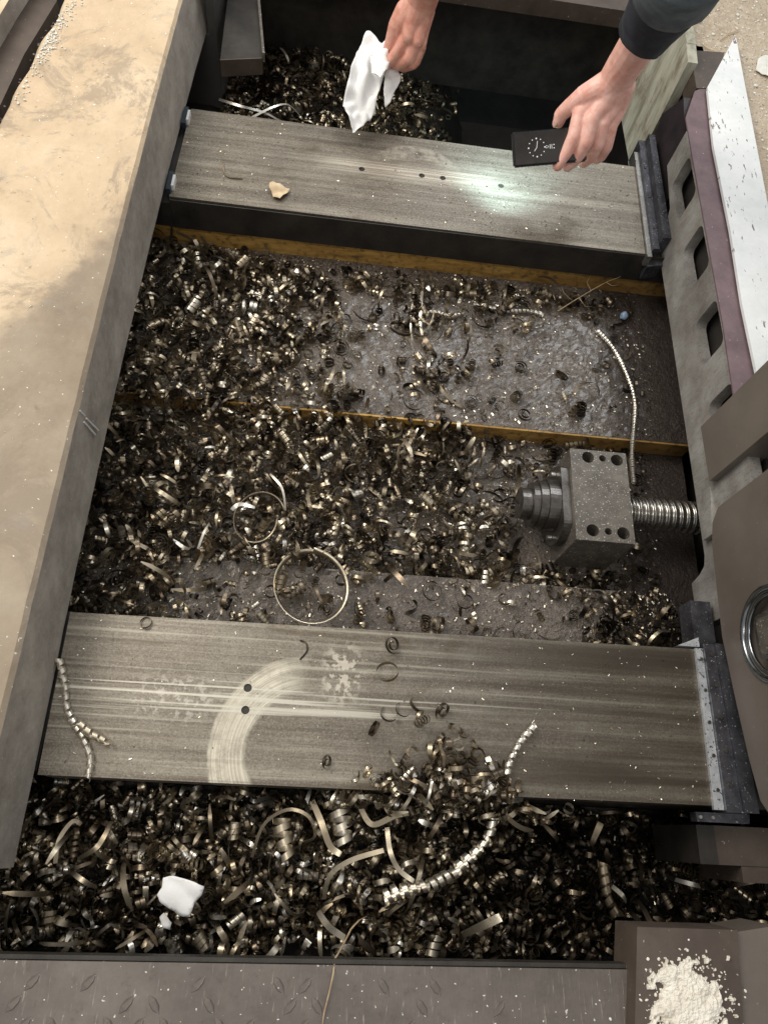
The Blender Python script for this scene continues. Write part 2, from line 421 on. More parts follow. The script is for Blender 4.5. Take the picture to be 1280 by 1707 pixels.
def torus(bm, c, axis, R, r, n=40, m=10, sy=1.0):
    q = Vector(axis).to_track_quat('Z', 'Y').to_matrix(); c = Vector(c); V = []
    for i in range(n):
        a = 2 * math.pi * i / n
        V.append([bm.verts.new(c + q @ Vector(((R + r * math.cos(b)) * math.cos(a), (R + r * math.cos(b)) * math.sin(a) * sy, r * math.sin(b)))) for b in [2 * math.pi * k / m for k in range(m)]])
    for i in range(n):
        for k in range(m): bm.faces.new((V[i][k], V[(i + 1) % n][k], V[(i + 1) % n][(k + 1) % m], V[i][(k + 1) % m]))
    return bm
def cut(o, cutters):
    """drill real holes: cutters is a bmesh in the same local space"""
    me = bpy.data.meshes.new('cut'); bmesh.ops.recalc_face_normals(cutters, faces=cutters.faces); cutters.to_mesh(me); cutters.free()
    c = bpy.data.objects.new('cut', me); COL.objects.link(c); c.matrix_world = o.matrix_world.copy() if o.parent is None else Matrix.Translation(o.parent.location)
    md = o.modifiers.new('b', 'BOOLEAN'); md.operation = 'DIFFERENCE'; md.object = c; md.solver = 'EXACT'
    bpy.context.view_layer.update()
    dg = bpy.context.evaluated_depsgraph_get(); new = bpy.data.meshes.new_from_object(o.evaluated_get(dg))
    o.modifiers.clear(); o.data = new; bpy.data.objects.remove(c)
    return o

# ------------------------------------------------------------------ the setting: pit, ground, slab, plates
def struct(name, bm, mat, **k): return tag(obj(name, bm, mat, **k), kind='structure')
FL = .14                                      # floor level
pit = bmesh.new()
box(pit, -.5, 1.6, -.32, 2.1, -.46, -.42)
struct('pit_floor', pit, MT['pit'])
struct('pit_wall', B((-.46, -.16, -.32, 2.1, -.42, -.002), (1.16, 1.5, .0, 2.1, -.42, .10), (1.42, 1.5, -.3, -.0005, -.42, .10), (-.16, 1.16, 2.0, 2.1, -.42, .06), (-.16, 1.42, -.36, -.235, -.42, .10)), MT['pit'])

# concrete slab along the left of the opening (its inner edge bows slightly), a loose cast kerb slab
ys = [-.118, .02, .3, .65, .95, 1.2, 1.5, 1.75, 2.3]
xb = [-.004, -.006, -.012, -.015, -.014, -.011, -.003, .007, .03]
xt = [-.009, -.010, -.013, -.017, -.019, -.019, -.016, -.009, .01]
lx = [-.42, -.40, -.36, -.31, -.286, -.272, -.240, -.235, -.22]
bm = bmesh.new(); Nn = 90
def itp(y, X): return float(np.interp(y, ys, X))
rows = []
for i in range(Nn + 1):
    y = ys[0] + (ys[-1] - ys[0]) * i / Nn
    j = mnoise.noise(Vector((3, y * 22, 0))) * .0009; k = mnoise.noise(Vector((9, y * 14, 5))) * .008
    ring = [(itp(y, xb) + j * .6, y, 0.0), (itp(y, xt) + j, y, FL - .006), (itp(y, xt) - .006 + j, y, FL), (itp(y, lx) + k + .01, y, FL - .001), (itp(y, lx) + k, y, FL - .012), (itp(y, lx) + k, y, 0.0)]
    rows.append([bm.verts.new(p) for p in ring])
for a, b in zip(rows, rows[1:]):
    for k in range(6): bm.faces.new((a[k], a[(k + 1) % 6], b[(k + 1) % 6], b[k]))
bm.faces.new(rows[0]); bm.faces.new(rows[-1][::-1])
slab = struct('concrete_slab', bm, MT['concrete'])
for pa, pb in (((131, 684), (139, 693)), ((141, 697), (159, 717)), ((137, 703), (154, 724))):
    u, v = [(lambda q: Vector((itp(q.y, xt) + .0012 + (q.z - FL) * -.04, q.y, q.z)))(atx(*p_, -.0165)) for p_ in (pa, pb)]
    d_ = (v - u); nrm = Vector((0, -d_.z, d_.y)).normalized() * .0011
    bm = bmesh.new(); box_ = [bm.verts.new(q) for q in (u - nrm, v - nrm, v + nrm, u + nrm)]; bm.faces.new(box_)
    r_ = bmesh.ops.extrude_face_region(bm, geom=bm.faces[:]); bmesh.ops.translate(bm, verts=[e for e in r_['geom'] if isinstance(e, bmesh.types.BMVert)], vec=(-.002, 0, 0))
    obj('scratch_mark', bm, MT['whitepad'], slab)  # bright scratches on the slab's inner edge, built as thin raised slivers
# to the left of it a sunk steel plate and the next concrete
bm = prism([at(95, 0, .10).xy, at(40, 90, .10).xy, at(0, 175, .10).xy, (-.5, .9), (-.5, 1.9)], .05, .10)
tag(obj('steel_cover', bm, MT['brown'], bevel=.002), 'brown steel cover plate sunk beside the concrete slab at top left', 'cover plate')
struct('concrete_floor', prism([(-.345, 1.40), at(15, -2, FL).xy, (-.30, 1.75), (-.9, 1.75), (-.9, .9), (-.40, .9)], .06, FL), MT['concrete'])
# right: gritty ground round the white board, reaching far
bm = prism([(1.109, 1.56), (1.09, 1.75), (1.08, 2.6), (3.2, 2.6), (3.2, -.6), (1.30, -.6), (1.30, .60), (1.10, .60), (1.10, 1.45)], .02, FL - .002)
struct('ground', bm, MT['ground'])
struct('far_floor', prism([(-.2, 2.0), (1.08, 2.0), (1.08, 2.6), (-.2, 2.6)], .05, FL - .006), MT['ground'])

# beam closing the far end of the pit
a0, a1 = at(770, 0, .10), at(1040, 46, .10)
root = empty('steel_beam', (.8, 1.65, .1), 'brown steel beam closing the far end of the dark pit', 'beam')
e0, e1 = at(742, 3, .06), at(1040, 47, .06); dv = (e1 - e0).normalized(); e0 = e0 - dv * .55; e1 = e1 + dv * .06
bm = prism([e0.xy, e1.xy, e1.xy + Vector((.04, .16)), e0.xy + Vector((.04, .16))], .06, .10); obj('flange', bm, MT['brown'], root, bevel=.002)
obj('web', prism([e0.xy + Vector((.02, .08)), e1.xy + Vector((.02, .08)), e1.xy + Vector((.02, .10)), e0.xy + Vector((.02, .10))], -.2, .0595), MT['darkiron'], root)

# ------------------------------------------------------------------ machine bed
bed = empty('machine_bed', (0, 0, -.17), 'cast machine bed with two ground steel ways and an oily sunken floor', 'machine bed')
def quad(pp): return [at(*p).xy for p in pp]
fr = [(.0, -.002), (1.0, .003), (1.0, .243), (-.006, .232)]
br = [(.001, 1.102), (1.003, 1.098), (1.006, 1.360), (.006, 1.363)]
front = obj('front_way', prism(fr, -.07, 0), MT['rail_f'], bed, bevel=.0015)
back = obj('back_way', prism(br, -.0745, 0), MT['rail_b'], bed, bevel=.0015)
holes = bmesh.new()
for p in ((413, 1147), (409, 1184)): q = at(*p) - bed.location; cyl(holes, (q.x, q.y, q.z - .02), (q.x, q.y, q.z + .01), .0062, n=20)
cut(front, holes)
holes = bmesh.new()
for p in ((603, 281), (703, 292), (738, 296), (835, 309)): q = at(*p) - bed.location; cyl(holes, (q.x, q.y, q.z - .02), (q.x, q.y, q.z + .01), .0066, n=20)
cut(back, holes)
for mref, lst, rr in ((0, ((413, 1147), (409, 1184)), .0060), (1, ((603, 281), (703, 292), (738, 296), (835, 309)), .0064)):
    for p in lst:
        q = at(*p); obj('oil_plug', cyl(bmesh.new(), (q.x, q.y, -.012), (q.x, q.y, -.0022 if mref == 0 else -.003), rr, n=20), MT['darkiron'], bed)
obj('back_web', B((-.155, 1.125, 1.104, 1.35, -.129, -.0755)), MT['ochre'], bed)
obj('back_way_side', B((.003, 1.13, 1.1005, 1.106, -.0765, -.0752), (1.004, 1.125, 1.106, 1.35, -.075, -.012)), MT['darkiron'], bed)
obj('back_way_face', B((.002, 1.125, 1.0955, 1.0975, -.076, -.003), (-.155, .0015, 1.0958, 1.35, -.0745, -.012)), MT['darkiron'], bed)
obj('front_web', B((-.155, 1.12, .004, .236, -.30, -.0705), (-.155, -.0065, .004, .236, -.069, -.012)), MT['darkiron'], bed)
# floor of the bed: back shelf, channel, front ledge as one relief sheet
def floor_part(name, x0, x1, y0, y1, z, amp, mat, zb):
    bm = bmesh.new(); nx, ny = int((x1 - x0) / .006), max(2, int((y1 - y0) / .006)); V = []
    for j in range(ny + 1):
        y = y0 + (y1 - y0) * j / ny; r = []
        for i in range(nx + 1):
            x = x0 + (x1 - x0) * i / nx
            h = mnoise.fractal(Vector((x * 45, y * 45, z)), .8, 2.1, 4) * amp
            r.append(bm.verts.new((x, y, z + h)))
        V.append(r)
    for j in range(ny):
        for i in range(nx): bm.faces.new((V[j][i], V[j][i + 1], V[j + 1][i + 1], V[j + 1][i]))
    lo = [bm.verts.new((v.co.x, v.co.y, zb)) for v in V[0]]
    for i in range(nx): bm.faces.new((lo[i], lo[i + 1], V[0][i + 1], V[0][i]))
    lo = [bm.verts.new((v.co.x, v.co.y, zb)) for v in V[-1]]
    for i in range(nx): bm.faces.new((V[-1][i], V[-1][i + 1], lo[i + 1], lo[i]))
    return obj(name, bm, mat, bed, smooth=False)
floor_part('back_shelf', -.155, 1.12, .7135, 1.12, -.127, .0016, MT['castfloor'], -.19)
floor_part('front_ledge', -.155, .95, .225, .378, -.127, .0014, MT['castfloor'], -.19)
floor_part('channel', -.155, 1.12, .23, .72, -.172, .0015, MT['castfloor'], -.2)
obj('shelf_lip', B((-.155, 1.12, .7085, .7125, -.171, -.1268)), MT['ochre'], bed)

# ------------------------------------------------------------------ nut housing on the ball screw
nut = empty('nut_housing', (.87, .527, -.17), 'grey steel nut housing block with six holes in its top, on the screw', 'nut housing')
blk = obj('block', B((.816, .925, .435, .620, -.172, -.030)), MT['block'], nut, bevel=.0010)
hs = bmesh.new()
for px, py, r in ((980, 762, .0118), (1004, 764, .0068), (1028, 767, .0118), (988, 884, .0118), (1014, 886, .0068), (1039, 889, .0118)):
    q = at(px, py, -.03) - nut.location; cyl(hs, (q.x, q.y, q.z - .06), (q.x, q.y, q.z + .01), r, n=28)
cut(blk, hs)
AX = (.527, -.093)
def xcyl(x0, x1, r, n=48): return cyl(bmesh.new(), (x0, AX[0], AX[1]), (x1, AX[0], AX[1]), r, n=n)
fl = bmesh.new()
pts = []
for k in range(60):
    t = 2 * math.pi * k / 60; y, z = .076 * math.cos(t), .076 * math.sin(t)
    pts.append((AX[0] + y, AX[1] + min(z, .052)))
obj('flange', prism_x(pts, .800, .8155), MT['nut'], nut, bevel=.0015)
obj('nut_barrel', xcyl(.779, .7995, .050), MT['nut'], nut, smooth=False, bevel=.001)
obj('wiper_ring', xcyl(.764, .7785, .046), MT['nut'], nut, bevel=.001)
obj('end_ring', xcyl(.752, .7635, .041), MT['nut'], nut, bevel=.0015)
obj('shaft_end', xcyl(.733, .7515, .030), MT['nut'], nut, bevel=.002)
for k in range(6):
    t = .35 + k * math.pi / 3; y, z = AX[0] + .060 * math.cos(t), AX[1] + .060 * math.sin(t)
    if z > AX[1] + .034: continue
    obj('bolt', cyl(bmesh.new(), (.791, y, z), (.7995, y, z), .0055, n=14), MT['steel'], nut, bevel=.0006)
# screw shaft: thread as a real helix
bm = bmesh.new(); n, L0, L1, pitch = 32, .9255, 1.16, .0135; steps = 18 * int((L1 - L0) / pitch); V = []
for i in range(steps + 1):
    x = L0 + (L1 - L0) * i / steps; ring = []
    for k in range(n):
        a = 2 * math.pi * k / n; ph = (x / pitch - k / n) % 1
        g = math.sin(math.pi * min(1, abs(ph - .5) / .36)) if abs(ph - .5) < .36 else 0
        g = math.sqrt(max(0, 1 - ((ph - .5) / .33) ** 2)) if abs(ph - .5) < .33 else 0
        r = .0325 - .0042 * g
        ring.append(bm.verts.new((x, AX[0] + r * math.cos(a), AX[1] + r * math.sin(a))))
    V.append(ring)
for a, b in zip(V, V[1:]):
    for k in range(n): bm.faces.new((a[k], a[(k + 1) % n], b[(k + 1) % n], b[k]))
bm.faces.new(V[0]); bm.faces.new(V[-1])
tag(obj('ball_screw', bm, MT['screw'], smooth=True, origin=(.93, .527, -.093)), 'threaded steel screw shaft running from the nut housing under the slotted plate', 'screw')

# ------------------------------------------------------------------ right side: slotted plate, mauve strip, boards
sp = empty('slotted_plate', (1.047, .9, -.02), 'upright grey steel plate with a row of rounded slots along the right side', 'plate')
prof = [(1.30, .145), (.30, .145), (.30, -.075), (.385, -.075), (.392, -.045), (.402, -.026), (.42, -.02), (1.12, -.02), (1.19, .045), (1.30, .06)]
pl = obj('plate', prism_x(prof, 1.047, 1.068), MT['slot'], sp, bevel=.001)
hs = bmesh.new()
def rrect(y0, y1, z0, z1, r, n=5):
    p = []
    for cy, cz, a0 in ((y1 - r, z1 - r, 0), (y0 + r, z1 - r, 90), (y0 + r, z0 + r, 180), (y1 - r, z0 + r, 270)):
        for i in range(n + 1):
            a = math.radians(a0 + 90 * i / n); p.append((cy + r * math.cos(a), cz + r * math.sin(a)))
    return p
for y0, y1 in ((1.140, 1.228), (.955, 1.043), (.775, .858), (.600, .676)):
    prism_x([(p[0] - sp.location.y, p[1] - sp.location.z) for p in rrect(y0 - .009, y1 + .007, .064, .1405, .014)], -.02, .06, hs)
cut(pl, hs)
obj('dark_backing', B((1.078, 1.092, .30, 1.28, -.02, .1445)), MT['pit'], sp)  # near-black sheet added so the slots read as shaded hollows
bm = prism([at(*p, .149).xy for p in ((1158, 151), (1143, 195), (1153, 254), (1186, 435), (1204, 533), (1225, 672), (1265, 668), (1236, 515), (1215, 386), (1189, 246), (1181, 195), (1177, 143))], .1455, .149)
tag(obj('mauve_strip', bm, MT['mauve'], bevel=.001), 'flat mauve painted steel strip lying along the top of the slotted plate', 'strip')
bm = prism([(1.085, 1.4335), (1.088, 1.56), (1.170, 1.57), (1.128, 1.4415)], .10, .1505)
tag(obj('corner_plate', bm, MT['brown'], bevel=.001), 'small brown steel corner plate at the far end of the mauve strip', 'plate')
struct('recess_wall', B((1.100, 1.13, 1.25, 1.60, -.40, .138), ), MT['recess'])
tag(obj('recess_bracket', prism_x([(1.245, .10), (1.245, -.03), (1.42, -.06), (1.48, .05), (1.42, .135)], 1.062, 1.082), MT['recess'], bevel=.002), 'dark mauve bracket set back between the slotted plate and the flaked planks', 'bracket')
wz = .155
wp = [(1222, 65), (1177, 148), (1187, 246), (1215, 386), (1234, 508), (1266, 660)]
rt = [at(*p, wz).xy for p in ((1276, 337), (1254, 221), (1237, 131), (1225, 67))]; ext = rt[0] + (rt[0] - rt[1]) * 1.2
pts = [at(*p, wz).xy for p in wp] + [Vector((ext.x, .62)), ext] + rt
bm = prism(pts, .1535, .160)
tag(obj('white_board', bm, MT['white'], bevel=.0008), 'long pointed board with chipped white paint lying on the ground at right', 'board')
# two flaked planks lining the pit at the far right
for i, (y0, y1) in enumerate(((1.50, 1.6485), (1.6505, 1.80))):
    pass
pk = atx(1147, 88, 1.065)
zb = -.12
for i, (za, zc) in enumerate(((-.13, .0), (0, .0))): pass
yk = 1.488
bm = prism_x([(yk, -.13), (yk + .055, -.13), (yk + .058, .172), (yk + .004, .166)], 1.066, 1.088)
bmesh.ops.subdivide_edges(bm, edges=bm.edges, cuts=3, use_grid_fill=True)
tag(obj('timber_plank', bm, MT['timber']), 'flaked greenish plank nearest the back way, lining the right of the pit', 'plank', 'planks lining the pit')
bm = prism_x([(yk + .0565, -.13), (yk + .24, -.14), (yk + .245, .174), (yk + .0595, .172)], 1.068, 1.09)
bmesh.ops.subdivide_edges(bm, edges=bm.edges, cuts=3, use_grid_fill=True)
tag(obj('timber_plank', bm, MT['timber']), 'wider flaked greenish plank beside the bare forearm, lining the right of the pit', 'plank', 'planks lining the pit')

# ------------------------------------------------------------------ way wipers at the right ends of the two ways
def screw_head(x, y, z, r, parent, mat): 
    b = cyl(bmesh.new(), (x, y, z - .001), (x, y, z + .0022), r, r * .85, n=12); return obj('screw', b, mat, parent)
wf = empty('way_wiper', (1.0, .12, 0), 'oily wiper block with a bright lip and screws at the end of the front way', 'wiper', 'wipers at the ends of the ways')
obj('lip', prism([(.986, -.003), (1.002, -.003), (1.003, .243), (.991, .243)], .0004, .006), MT['lip'], wf, bevel=.0008)
obj('plate', prism([(1.0025, -.006), (1.028, -.006), (1.020, .25), (1.0035, .25)], -.03, .012), MT['wiper'], wf, bevel=.001)
obj('clamp', prism([(1.0285, -.006), (1.050, -.006), (1.040, .25), (1.0205, .25)], -.03, .018), MT['wiper'], wf, bevel=.001)
obj('end_cap', prism([(.966, -.020), (1.050, -.020), (1.052, -.0065), (.966, -.0065)], -.03, -.012), MT['wiper'], wf, bevel=.001)
obj('upper_lug', prism([(1.0, .251), (1.038, .251), (1.038, .33), (1.002, .33)], -.05, -.010), MT['wiper'], wf, bevel=.001)
obj('tip', prism([(.962, .246), (1.000, .246), (1.000, .262)], -.02, .004), MT['lip'], wf)
for i in range(5):
    y = .025 + i * .05; screw_head(.9955 + i * .0008, y, .006, .0032, wf, MT['nut']); screw_head(1.0135, y + .008, .012, .004, wf, MT['nut'])
for x in (.972, .992): screw_head(x, -.0135, -.012, .003, wf, MT['steel'])
wb = empty('way_wiper', (1.01, 1.25, 0), 'black grimy wiper block at the end of the back way beside the phone hand', 'wiper', 'wipers at the ends of the ways')
obj('lip', prism([(1.0035, 1.085), (1.014, 1.085), (1.016, 1.40), (1.0065, 1.40)], -.02, .007), MT['steel'], wb, bevel=.0008)
obj('plate', prism([(1.0145, 1.10), (1.028, 1.10), (1.032, 1.43), (1.0165, 1.43)], -.04, .016), MT['wiper'], wb, bevel=.001)
obj('clamp', prism([(1.0285, 1.115), (1.0465, 1.115), (1.0465, 1.43), (1.0325, 1.43)], -.04, .034), MT['wiper'], wb, bevel=.002)
obj('foot', prism([(1.01, 1.075), (1.046, 1.085), (1.046, 1.099), (1.015, 1.099)], -.05, -.012), MT['wiper'], wb, bevel=.001)
for y in (1.16, 1.25, 1.34): screw_head(1.0215, y, .016, .003, wb, MT['nut'])
# little end pads at the left of the back way
for (px, py, lab) in ((311, 190, 'far dark plastic end pad with a white stripe at the left of the back way'), (286, 299, 'near dark plastic end pad with a white stripe at the left of the back way')):
    q = at(px, py, .012); r = empty('end_pad', (q.x, q.y, 0), lab, 'pad', 'end pads of the back way')
    obj('holder', B((q.x - .008, q.x + .001, q.y - .026, q.y + .024, -.008, .012)), MT['pad'], r, bevel=.001)
    obj('stripe', B((q.x + .0012, q.x + .0062, q.y - .016, q.y + .014, -.004, .013)), MT['whitepad'], r, bevel=.0008)

# ------------------------------------------------------------------ machine column at the right edge
colm = empty('machine_column', (1.10, .25, .0), 'taupe painted machine column with a chrome rimmed recess at the right edge', 'machine')
def rounded_prof(y0, y1, r=.02, n=6): return None
bm = bmesh.new()
pf = [(.010, .055), (.07, .043), (.15, .033), (.26, .022), (.35, .028), (.42, .034), (.455, .045), (.474, .068), (.476, .60), (-.01, .60), (-.012, .075)]
prism_x(pf, 1.031, 1.32, bm)
body = obj('body', bm, MT['column'], colm, bevel=.006)
body_cut = cyl(bmesh.new(), (1.0 - 1.10, .235 - .25, .148), (1.050 - 1.10, .235 - .25, .148), .062, n=48); cut(body, body_cut)
ring = torus(bmesh.new(), (1.030, .235, .148), (1, 0, 0), .068, .0050, 56, 12); obj('rim', ring, MT['chrome'], colm, smooth=True)
ring = torus(bmesh.new(), (1.034, .235, .148), (1, 0, 0), .0595, .0035, 56, 10); obj('inner_rim', ring, MT['chrome'], colm, smooth=True)
bm = prism_x(rrect(.200, .268, .115, .185, .012), 1.028, 1.048); obj('lens_frame', bm, MT['chrome'], colm, bevel=.002)
bm = prism_x(rrect(.207, .261, .122, .178, .010), 1.0265, 1.0278); obj('lens', bm, MT['block'], colm)
obj('upright', B((1.033, 1.32, .532, .642, .052, .60)), MT['column'], colm, bevel=.005)
obj('foot_plate', prism([(1.036, .44), (1.2, .44), (1.2, .56), (1.05, .56)], .0, .03), MT['slot'], colm, bevel=.002)
bs = empty('base_block', (1.0, -.05, -.2), 'brown steel base block under the machine column by the front pit', 'block')
obj('step', B((.985, 1.40, -.079, -.0235, -.2, -.05)), MT['brown'], bs, bevel=.002)
obj('lower_step', B((1.05, 1.40, -.102, -.0795, -.2, -.052)), MT['brown'], bs, bevel=.002)
obj('cheek', B((.983, 1.012, -.0785, -.024, -.2, -.0485)), MT['darkiron'], bs, bevel=.001)

# ------------------------------------------------------------------ far left post and angle bracket inside the back pit
fp = empty('steel_post', (.02, 1.46, -.3), 'grey steel post with rounded corners under the slab beyond the back way', 'post')
obj('post', prism([(.0075, 1.62), (.026, 1.62), (.040, 1.80), (.0215, 1.80)], -.0025, .125, prism([(-.075, 1.619), (.0255, 1.619), (.0395, 1.80), (-.06, 1.80)], -.42, -.003)), MT['block2'], fp, bevel=.004)
ab = empty('angle_bracket', (.1, 1.46, .0), 'dark steel angle bracket hanging over the swarf at the far left of the pit', 'bracket')
q = [(.052, 1.50), (.143, 1.455), (.150, 1.80), (.06, 1.82)]
P1 = [at(367, 96, .04), at(437, 93, .04), at(406, 0, .06), at(363, 0, .06)]
bm = prism([P1[0].xy, P1[1].xy, (P1[2].x + .012, P1[2].y + .12), (P1[3].x + .01, P1[3].y + .12)], .030, .038); obj('plate', bm, MT['darkiron'], ab, bevel=.001)
bm = prism([P1[0].xy - Vector((0, .004)), P1[1].xy - Vector((0, .004)), P1[1].xy + Vector((0, -.0005)), P1[0].xy + Vector((0, -.0005))], .0, .038); obj('front_flange', bm, MT['brown'], ab)
bm = prism([P1[1].xy + Vector((.0005, 0)), P1[1].xy + Vector((.006, 0)), (P1[2].x + .018, P1[2].y + .12), (P1[2].x + .0125, P1[2].y + .12)], .028, .048); obj('side_flange', bm, MT['block'], ab)

# ------------------------------------------------------------------ tread plate and box at the bottom of the picture
tp = empty('tread_plate', (.3, -.3, FL), 'worn steel tread plate along the near edge of the pit', 'plate')
ye = -.2085
obj('sheet', prism([(-.6, ye - .002), (.788, ye + .016), (.788, -.8), (-.6, -.8)], FL - .008, FL), MT['checker'], tp, bevel=.002)
obj('edge_lip', prism([(-.6, ye - .001), (.788, ye + .017), (.788, ye + .0215), (-.6, ye + .0035)], FL - .022, FL - .003), MT['darkiron'], tp, bevel=.001)
tm = bmesh.new()
for (sx, t0) in ((1, 0),):
    vs = [(-.011, 0, 0), (-.004, .0032, .0010), (.004, .0032, .0010), (.011, 0, 0), (.004, -.0032, .0010), (-.004, -.0032, .0010)]
    base = [(-.012, 0, -.0004), (-.004, .0045, -.0004), (.004, .0045, -.0004), (.012, 0, -.0004), (.004, -.0045, -.0004), (-.004, -.0045, -.0004)]
    a = [tm.verts.new(v) for v in vs]; b = [tm.verts.new(v) for v in base]
    tm.faces.new(a)
    for i in range(6): tm.faces.new((b[i], b[(i + 1) % 6], a[(i + 1) % 6], a[i]))
tme = bpy.data.meshes.new('tread'); bmesh.ops.recalc_face_normals(tm, faces=tm.faces); tm.to_mesh(tme); tm.free(); tme.materials.append(MT['checker'])
for j in range(7):
    for i in range(26):
        x = -.12 + i * .030 + (j % 2) * .015; y = ye - .022 - j * .020
        if rnd.random() < .12 + max(0, x) * 1.3: continue
        o = bpy.data.objects.new('tread', tme); link(o, tp)
        o.location = (x - tp.location.x, y + (x + .6) * .013 - tp.location.y, 0.0002); o.rotation_euler = (0, 0, math.radians(52 if (i + j) % 2 else -52))
bx = empty('steel_box', (.9, -.25, .16), 'rust brown steel box lid at bottom right with cream powder heaped on it', 'box')
obj('lid', prism([at(1062, 1546, .165).xy, at(1229, 1551, .165).xy, at(1240, 1720, .165).xy, at(1058, 1720, .165).xy], .10, .165), MT['brown'], bx, bevel=.003)
obj('ridge', prism([at(1231, 1556, .165).xy, at(1300, 1545, .165).xy, at(1320, 1720, .165).xy, at(1244, 1720, .165).xy], .08, .158), MT['column'], bx, bevel=.006)

# ------------------------------------------------------------------ swarf
def rows_path(curve, axis, wd):
    """ribbon from centre points and the direction of its width"""
    c = np.asarray(curve); a = np.asarray(axis)
    if a.ndim == 1: a = np.repeat(a[None], len(c), 0)
    if np.ndim(wd) == 0: wd = np.full(len(c), wd)
    v = np.empty((2 * len(c), 3)); v[0::2] = c - a * wd[:, None] / 2; v[1::2] = c + a * wd[:, None] / 2
    i = np.arange(len(c) - 1) * 2
    f = np.stack([i, i + 1, i + 3, i + 2], 1)
    return v, f
def curl(R0, R1, turns, pitch, wd, seg=11, taper=True, wob=0., cone=0.):
    n = max(5, int(turns * seg)); th = np.linspace(0, turns * 2 * np.pi, n)
    R = np.linspace(R0, R1, n) * (1 + wob * np.sin(th * 1.7 + 1))
    z = th / (2 * np.pi) * pitch; z = z - z.mean()
    ww = np.full(n, wd)
    if taper: ww = wd * np.minimum(1, .35 + 2.6 * np.minimum(np.linspace(0, 1, n), np.linspace(1, 0, n)) * 2)
    ax = np.array([0, 0, 1.])
    if cone: ax = np.stack([np.cos(th) * np.sin(cone), np.sin(th) * np.sin(cone), np.cos(cone) + 0 * th], 1)
    return rows_path(np.stack([R * np.cos(th), R * np.sin(th), z], 1), ax, ww)
def coil_path(path, r, pitch, wd, seg=11, r1=None):
    """a ribbon coiled round a path"""
    P = np.array([list(p) for p in path]); k = 60
    t = np.linspace(0, len(P) - 1, k); i = np.clip(t.astype(int), 0, len(P) - 2); f = (t - i)[:, None]
    p0 = P[np.clip(i - 1, 0, None)]; p1 = P[i]; p2 = P[i + 1]; p3 = P[np.clip(i + 2, None, len(P) - 1)]
    C = .5 * ((2 * p1) + (-p0 + p2) * f + (2 * p0 - 5 * p1 + 4 * p2 - p3) * f ** 2 + (-p0 + 3 * p1 - 3 * p2 + p3) * f ** 3)
    d = np.r_[0, np.cumsum(np.linalg.norm(np.diff(C, axis=0), axis=1))]
    L = d[-1]; turns = L / pitch; n = int(turns * seg); s = np.linspace(0, L, n)
    X = np.stack([np.interp(s, d, C[:, j]) for j in range(3)], 1)
    T = np.gradient(X, axis=0); T /= np.linalg.norm(T, axis=1)[:, None]
    up = np.array([.1, .2, 1.]); U = np.cross(T, up); U /= np.linalg.norm(U, axis=1)[:, None]; V = np.cross(T, U)
    th = s / pitch * 2 * np.pi; rr = np.linspace(r, r1 or r, n) * (1 + .14 * np.sin(s * 90) + .10 * np.sin(s * 333 + 1)); th = th + .7 * np.sin(s * 60) + .3 * np.sin(s * 151)
    return rows_path(X + (U * np.cos(th)[:, None] + V * np.sin(th)[:, None]) * rr[:, None], T, wd)
def tone_mesh(name, v, f, tone):
    me = bpy.data.meshes.new(name)
    me.vertices.add(len(v)); me.vertices.foreach_set('co', np.ascontiguousarray(v, np.float32).ravel())
    nl = f.shape[0] * f.shape[1]; me.loops.add(nl); me.loops.foreach_set('vertex_index', f.astype(np.int32).ravel())
    me.polygons.add(len(f)); me.polygons.foreach_set('loop_start', np.arange(0, nl, f.shape[1], dtype=np.int32))
    me.polygons.foreach_set('use_smooth', np.ones(len(f), bool))
    a = me.attributes.new('tone', 'FLOAT', 'POINT'); a.data.foreach_set('value', np.broadcast_to(np.asarray(tone, np.float32), (len(v),)).copy() if np.ndim(tone) == 0 else np.asarray(tone, np.float32))
    me.materials.append(MT['chip']); me.update(calc_edges=True)
    return me
SH = []                                         # the stock of chip shapes: (verts, faces, reach)
for k in range(26):
    R = nr.uniform(.006, .011)
    SH.append(curl(R, R * nr.uniform(.8, 1.15), nr.uniform(.55, 1.3), nr.uniform(.002, .006), nr.uniform(.004, .0068)))
for k in range(12):
    R = nr.uniform(.009, .013)
    SH.append(curl(R * .25, R, nr.uniform(1.8, 2.8), nr.uniform(0, .0012), nr.uniform(.003, .0055), 10))
for k in range(12):
    R = nr.uniform(.0045, .0075)
    SH.append(curl(R, R * nr.uniform(.7, 1.1), nr.uniform(2, 4), nr.uniform(.005, .008), nr.uniform(.0035, .0055), 9))
for k in range(12):
    R = nr.uniform(.016, .03)
    SH.append(curl(R, R * nr.uniform(.7, 1.2), nr.uniform(.2, .5), nr.uniform(-.01, .01), nr.uniform(.003, .006), 24))
REACH = [float(np.abs(v).max()) for v, f in SH]
def rot_rand(lie):
    a = nr.normal(size=3); a /= np.linalg.norm(a)
    if lie < .4: a = np.array([a[0] * .35, a[1] * .35, 1.])
    elif lie < .75: a[2] *= .25
    a /= np.linalg.norm(a)
    h = np.array([1., 0, 0]) if abs(a[0]) < .8 else np.array([0, 1., 0])
    u = np.cross(a, h); u /= np.linalg.norm(u); v = np.cross(a, u)
    t = nr.uniform(0, 6.283); u2 = u * np.cos(t) + v * np.sin(t); v2 = np.cross(a, u2)
    return np.stack([u2, v2, a], 1)
def ss(a, b, x): t = np.clip((x - a) / (b - a), 0, 1); return t * t * (3 - 2 * t)
def base_z(x, y): return np.where(y > .713, -.126, np.where(y > .378, -.171, -.126))
